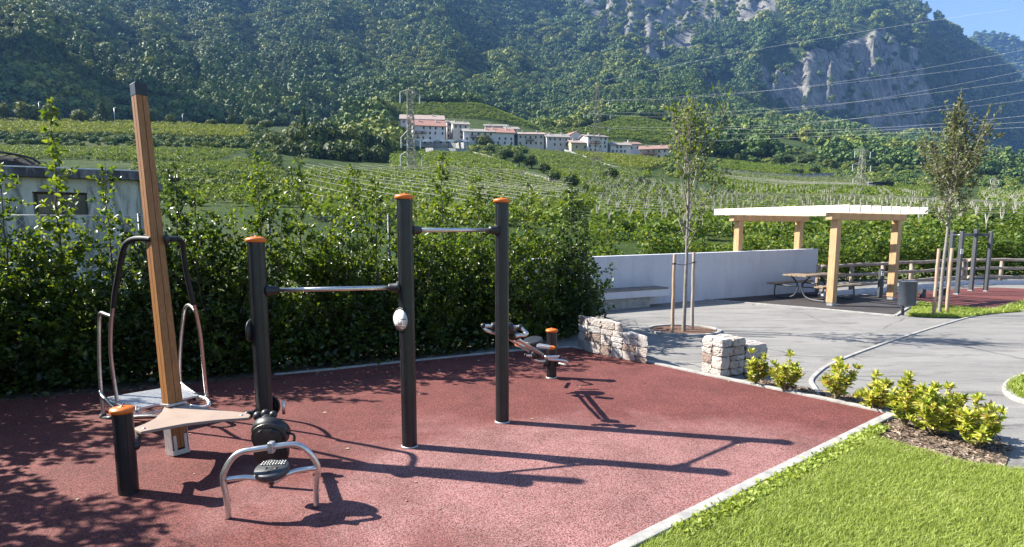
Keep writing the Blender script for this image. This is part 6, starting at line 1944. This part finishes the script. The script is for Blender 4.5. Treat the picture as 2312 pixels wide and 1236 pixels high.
house(1379, 1424, 347, 329, 322, YV - 6, 10, 9, m_hw, m_rg, 5, 2, 'low white house with grey roof right of the tallest house', win2=('l', 1, 1, 0))
house(1418, 1446, 344, 327, 320, YV + 6, 10, 10, m_hw, m_rb, 2, 1, 'white house with small brown roof behind the chalet')
house(1446, 1505, 360, 338, 328, YV - 12, -16, 11, m_hc, m_rb, 5, 2, 'brown roofed chalet with timber balcony at the right end of the village', balc=(0.02, 0.62, 0.5), win2=('r', 2, 2, 0), chim=2)

def hill_wall(name, pts, h, th, mat, label, cat='wall', lift=0.0):
    m = MB(); q = []
    for i in range(len(pts) - 1):
        for k in range(6): q.append((pts[i][0] + (pts[i + 1][0] - pts[i][0]) * k / 6, pts[i][1] + (pts[i + 1][1] - pts[i][1]) * k / 6))
    q.append(pts[-1])
    w = [on_hill(*p) for p in q]
    vs = []
    for i, p in enumerate(w):
        d = w[min(i + 1, len(w) - 1)] - w[max(i - 1, 0)]; d.z = 0; d.normalize(); nn = Vector((-d.y, d.x, 0)) * th / 2
        for s, zz in ((-1, -1.5), (1, -1.5), (1, h), (-1, h)): vs.append(p + nn * s + Vector((0, 0, zz + lift)))
    fs = []
    for i in range(len(w) - 1):
        a = i * 4; b = a + 4
        fs += [(a, a + 1, b + 1, b), (a + 1, a + 2, b + 2, b + 1), (a + 2, a + 3, b + 3, b + 2), (a + 3, a, b, b + 3)]
    fs += [(0, 3, 2, 1), (len(vs) - 4, len(vs) - 3, len(vs) - 2, len(vs) - 1)]
    m.add(vs, fs)
    return tag(m.build(name, mat), label, cat)
m_ret = M_stained('grey_retaining_wall', (0.34, 0.34, 0.34), (0.46, 0.46, 0.46), (0.2, 0.2, 0.2), 0.42)
hill_wall('retaining_wall', [(876, 331), (960, 333), (1066, 336)], 2.6, 0.5, m_ret, 'long grey retaining wall under the left half of the village', 'retaining wall')
hill_wall('retaining_wall', [(962, 345), (1062, 348)], 1.8, 0.4, m_ret, 'lower grey terrace wall below the village retaining wall', 'retaining wall')
hill_wall('path_wall', [(1068, 350), (1110, 362), (1150, 383), (1190, 403), (1242, 416)], 1.1, 0.5, m_conc, 'white path wall slanting down through the vines below the village', 'path wall')
hill_wall('terrace_wall', [(1255, 338), (1320, 360), (1370, 380), (1440, 397)], 1.3, 0.4, m_ret, 'grey terrace wall slanting down right of the village', 'terrace wall')
hill_wall('terrace_wall', [(1610, 390), (1760, 402), (1900, 398)], 1.4, 0.4, m_ret, 'pale terrace wall between vine fields on the right slope', 'terrace wall')
# small dark hut in the bank
hb_ = on_hill(1992, 430)
hu = thing('hut', hb_, 'small dark hut with pale front wall in the bank on the right slope', 'hut')
m = MB(); m.box(hb_ + Vector((0, 2, 0.9)), (7, 4, 3.2)); m.build('wall', m_shut, hu)
m = MB(); m.bar(hb_ + Vector((-4, 1.9, 2.8)), hb_ + Vector((4, 1.9, 2.9)), 5.0, 0.3); m.build('roof', m_roofedge, hu)
m = MB(); m.box(hb_ + Vector((-1.5, -0.6, -0.3)), (9, 0.4, 2.0)); m.build('front_wall', m_conc, hu)
# street lamps along the ridge
for px, ty, lab in ((91, 231, 'street lamp on the ridge left of the tall bright hedge shoot'), (260, 244, 'street lamp on the ridge left of the wooden mast'), (413, 258, 'street lamp on the ridge in the middle of the tree row'), (538, 269, 'rightmost street lamp on the ridge near the grove')):
    b = on_hill(px, 281 if px > 200 else 275); h = W(px, ty, b.y).z - b.z
    o = thing('street_lamp', b, lab, 'street lamp', 'street lamps along the vineyard ridge')
    m = MB(); m.tube([b, b + Vector((0, 0, h))], [0.12, 0.07], 8); m.build('pole', m_galv, o)
    m = MB(); m.bar(b + Vector((0, 0, h)), b + Vector((0.9, -0.3, h + 0.1)), 0.4, 0.16); m.build('lamp_head', m_white, o)
# cars on the village car park
m_cars = [pm('car_paint_' + n, c, None, rough=0.3, spec=0.6) for n, c in (('white', (0.7, 0.7, 0.7)), ('grey', (0.25, 0.26, 0.28)), ('silver', (0.5, 0.52, 0.54)))]
for px, k, lab in ((966, 0, 'white parked car leftmost on the village car park'), (988, 1, 'grey parked car second on the village car park'), (1003, 2, 'silver parked car in the middle of the village car park'), (1020, 0, 'white parked car fourth on the village car park'), (1037, 1, 'dark parked car near the tall cream house'), (1050, 0, 'white parked car rightmost on the village car park')):
    b = W(px, 323.5, YV - 8)
    o = thing('parked_car', b, lab, 'car', 'cars parked below the village houses')
    m = MB(); m.prism([(-2.0, 0.3), (2.0, 0.3), (2.1, 0.85), (1.2, 0.95), (0.7, 1.45), (-1.1, 1.45), (-1.7, 0.95), (-2.1, 0.8)], -0.85, 0.85, Matrix(((1, 0, 0), (0, 0, 1), (0, 1, 0))), b)
    m.build('body', m_cars[k], o, bevel=0.12)
    m = MB()
    for x in (-1.3, 1.3): m.lathe([(0.0, -0.9), (0.32, -0.9), (0.32, 0.9), (0.0, 0.9)], b + Vector((x, 0, 0.32)), 14, frame((0, 1, 0)))
    m.build('wheel', m_plast, o)

# ------------------------------------------------------------------ pylons and power lines
m_pyl = pm('grey_green_lattice_steel', (0.22, 0.22, 0.18), (0.34, 0.34, 0.29), 2, 0.7, metal=0.2)
m_pyd = pm('dark_lattice_steel', (0.10, 0.09, 0.085), (0.16, 0.15, 0.14), 2, 0.7, metal=0.2)
m_ins = pm('pale_glass_insulator', (0.62, 0.66, 0.68), (0.75, 0.78, 0.80), 3, 0.3)
def pylon(base, h, wb, wt, arms, mat, label, r, yaw=0.0, nsec=14, ins=1.6):
    o = thing('pylon', base, label, 'pylon', 'lattice pylons on the slope')
    Mz = Matrix.Rotation(yaw, 3, 'Z')
    segs = []
    def c(i, t):
        w = (wb + (wt - wb) * t) / 2; s = ((-1, -1), (1, -1), (1, 1), (-1, 1))[i % 4]
        return base + Mz @ Vector((s[0] * w, s[1] * w, h * t))
    for i in range(4): segs.append((c(i, 0)[:], c(i, 1)[:]))
    for k in range(nsec):
        t0, t1 = k / nsec, (k + 1) / nsec
        for i in range(4):
            segs.append((c(i, t0)[:], c(i + 1, t1)[:]) if k % 2 else (c(i + 1, t0)[:], c(i, t1)[:]))
            segs.append((c(i, t1)[:], c(i + 1, t1)[:]))
    V, F = wirebars(segs, r); np_mesh('lattice_mast', V, F, mat, o)
    tips = []
    for t, half, lift in arms:
        for s in (-1, 1):
            segs = []; tip = base + Mz @ Vector((s * half, 0, h * t + lift)); tips.append(tip)
            w = (wb + (wt - wb) * t) / 2
            for y in (-w, w):
                segs.append(((base + Mz @ Vector((s * w, y, h * t)))[:], tip[:])); segs.append(((base + Mz @ Vector((s * w, y, h * t + 0.9)))[:], tip[:]))
                mid = base + Mz @ Vector((s * (w + half) / 2, y / 2, h * t + lift / 2)); segs.append((mid[:], (mid + Vector((0, 0, 0.45)))[:]))
            V, F = wirebars(segs, r * 0.85); a = np_mesh('cross_arm', V, F, mat, o)
            m = MB(); n_ = 9; pr = []
            for i in range(n_): pr += [(0.05, -ins * (i / n_)), (0.16, -ins * ((i + .5) / n_)), (0.05, -ins * ((i + .9) / n_))]
            m.lathe(pr[::-1], tip, 8); m.build('insulator', m_ins, a)
    return o, tips
pb_ = W(930, 440, 128); hp = W(930, 203, 128).z - pb_.z
pylon(pb_, hp, 1.7, 1.05, ((0.955, 2.0, 0.25), (0.57, 2.0, -0.5), (0.38, 2.2, -0.2)), m_pyl, 'near lattice pylon with short arms and white insulators in front of the village', 0.085, 0.35, 22, 2.1)
Y2 = 190
pb2 = W(1334, 415, Y2); h2 = W(1352, 190, Y2).z - pb2.z
o2_, tips2 = pylon(pb2 + Vector((1.6, 0, 0)), h2, 3.2, 0.5, ((0.84, 3.6, 0), (0.70, 4.2, 0), (0.57, 3.6, 0)), m_pyd, 'thin dark tall pylon in front of the tallest village house', 0.055, 0.2, 12, 1.2)
pb3 = W(1940, 460, 215); h3 = W(1940, 338, 215).z - pb3.z
pylon(pb3, h3, 3.0, 0.9, ((0.97, 3.4, 0), (0.72, 4.0, 0), (0.45, 3.4, 0)), m_pyl, 'lattice pylon on the right vineyard slope above the pergola', 0.07, 0.3, 12, 2.4)
pb4 = W(2240, 474, 235); h4 = W(2241, 402, 235).z - pb4.z
pylon(pb4, h4, 2.6, 0.7, ((0.94, 2.2, 0), (0.7, 2.6, 0), (0.5, 2.2, 0)), m_pyl, 'faint small lattice pylon right of the olive young tree', 0.055, 0.3, 10, 1.5)
pb5 = W(1528, 345, 300); h5 = W(1526, 262, 300).z - pb5.z
_, tips5 = pylon(pb5, h5, 1.6, 0.6, ((0.80, 2.6, 0), (0.52, 3.0, 0), (0.25, 2.6, 0)), m_pyd, 'distant thin pylon left of the slender young tree top', 0.06, 0.2, 10, 1.2)
m_cab = pm('bare_power_cable', (0.50, 0.50, 0.50), (0.58, 0.58, 0.58), 2, 0.5)
def cable(a, b, sag, r, label):
    n = 40; pts = []
    for i in range(n + 1):
        t = i / n; p = a.lerp(b, t); p.z -= sag * 4 * t * (1 - t); pts.append(p)
    m = MB(); m.tube(pts, r, 5)
    return tag(m.build('power_cable', m_cab), label, 'cable', 'power cables crossing the mountain')
ends = [((1360, 184, Y2), (2140, 42), (1750, 130), 'highest power cable running up to the mountain skyline'),
 ((1335, 227, Y2), (2312, 113), (1760, 222), 'upper left arm power cable of the thin pylon'),
 ((1383, 226, Y2), (2312, 140), (1800, 217), 'upper right arm power cable of the thin pylon'),
 ((1329, 256, Y2), (2312, 160), (1760, 268), 'middle left arm power cable of the thin pylon'),
 ((1391, 254, Y2), (2312, 182), (1800, 258), 'middle right arm power cable of the thin pylon'),
 ((1334, 286, Y2), (2312, 208), (1760, 299), 'lower left arm power cable of the thin pylon'),
 ((1385, 286, Y2), (2312, 226), (1800, 292), 'lower right arm power cable of the thin pylon'),
 ((1508, 277, 300), (2312, 262), (1900, 303), 'upper power cable of the distant pylon'),
 ((1505, 301, 300), (2312, 276), (1900, 309), 'middle power cable of the distant pylon'),
 ((1510, 322, 300), (2312, 288), (1900, 318), 'lower power cable of the distant pylon')]
for (ax_, ay, aY), (ex, ey), (mx, my), lab in ends:
    a = W(ax_, ay, aY); Ye = 120 if aY == Y2 else 170
    # carry the cable on past the picture edge
    e = W(ex, ey, Ye); mid = W(mx, my, (aY + (Ye - aY) * (mx - ax_) / (ex - ax_) * 0.93))
    t = 0.5
    ch = a.lerp(e, t); n = 48; pts = []
    ctrl_t = (mid - a).length / max(1e-6, (mid - a).length + (e - mid).length)
    dz = (a.lerp(e, ctrl_t).z - mid.z) / (4 * ctrl_t * (1 - ctrl_t))
    for i in range(n + 1):
        tt = i / n * 1.12; p = a + (e - a) * tt; p.z -= dz * 4 * tt * (1 - tt); pts.append(p)
    m = MB(); m.tube(pts, 0.013 if aY == Y2 else 0.019, 5)
    tag(m.build('power_cable', m_cab), lab, 'cable', 'power cables crossing the mountain')

# ------------------------------------------------------------------ the air of the valley
hz_ = MB(); hz_.box((0, 1700, 590), (8990, 4990 + 3400, 1320))
ho = hz_.build('haze', None); tag(ho, kind='stuff')
hm_ = bpy.data.materials.new('haze'); hm_.use_nodes = True
for n_ in list(hm_.node_tree.nodes):
    if n_.type == 'BSDF_PRINCIPLED': hm_.node_tree.nodes.remove(n_)
pv = hm_.node_tree.nodes.new('ShaderNodeVolumePrincipled')
pv.inputs['Color'].default_value = (0.22, 0.45, 1.0, 1); pv.inputs['Density'].default_value = 0.00010; pv.inputs['Anisotropy'].default_value = 0.2
hm_.node_tree.links.new(pv.outputs['Volume'], hm_.node_tree.nodes['Material Output'].inputs['Volume'])
ho.data.materials.append(hm_)
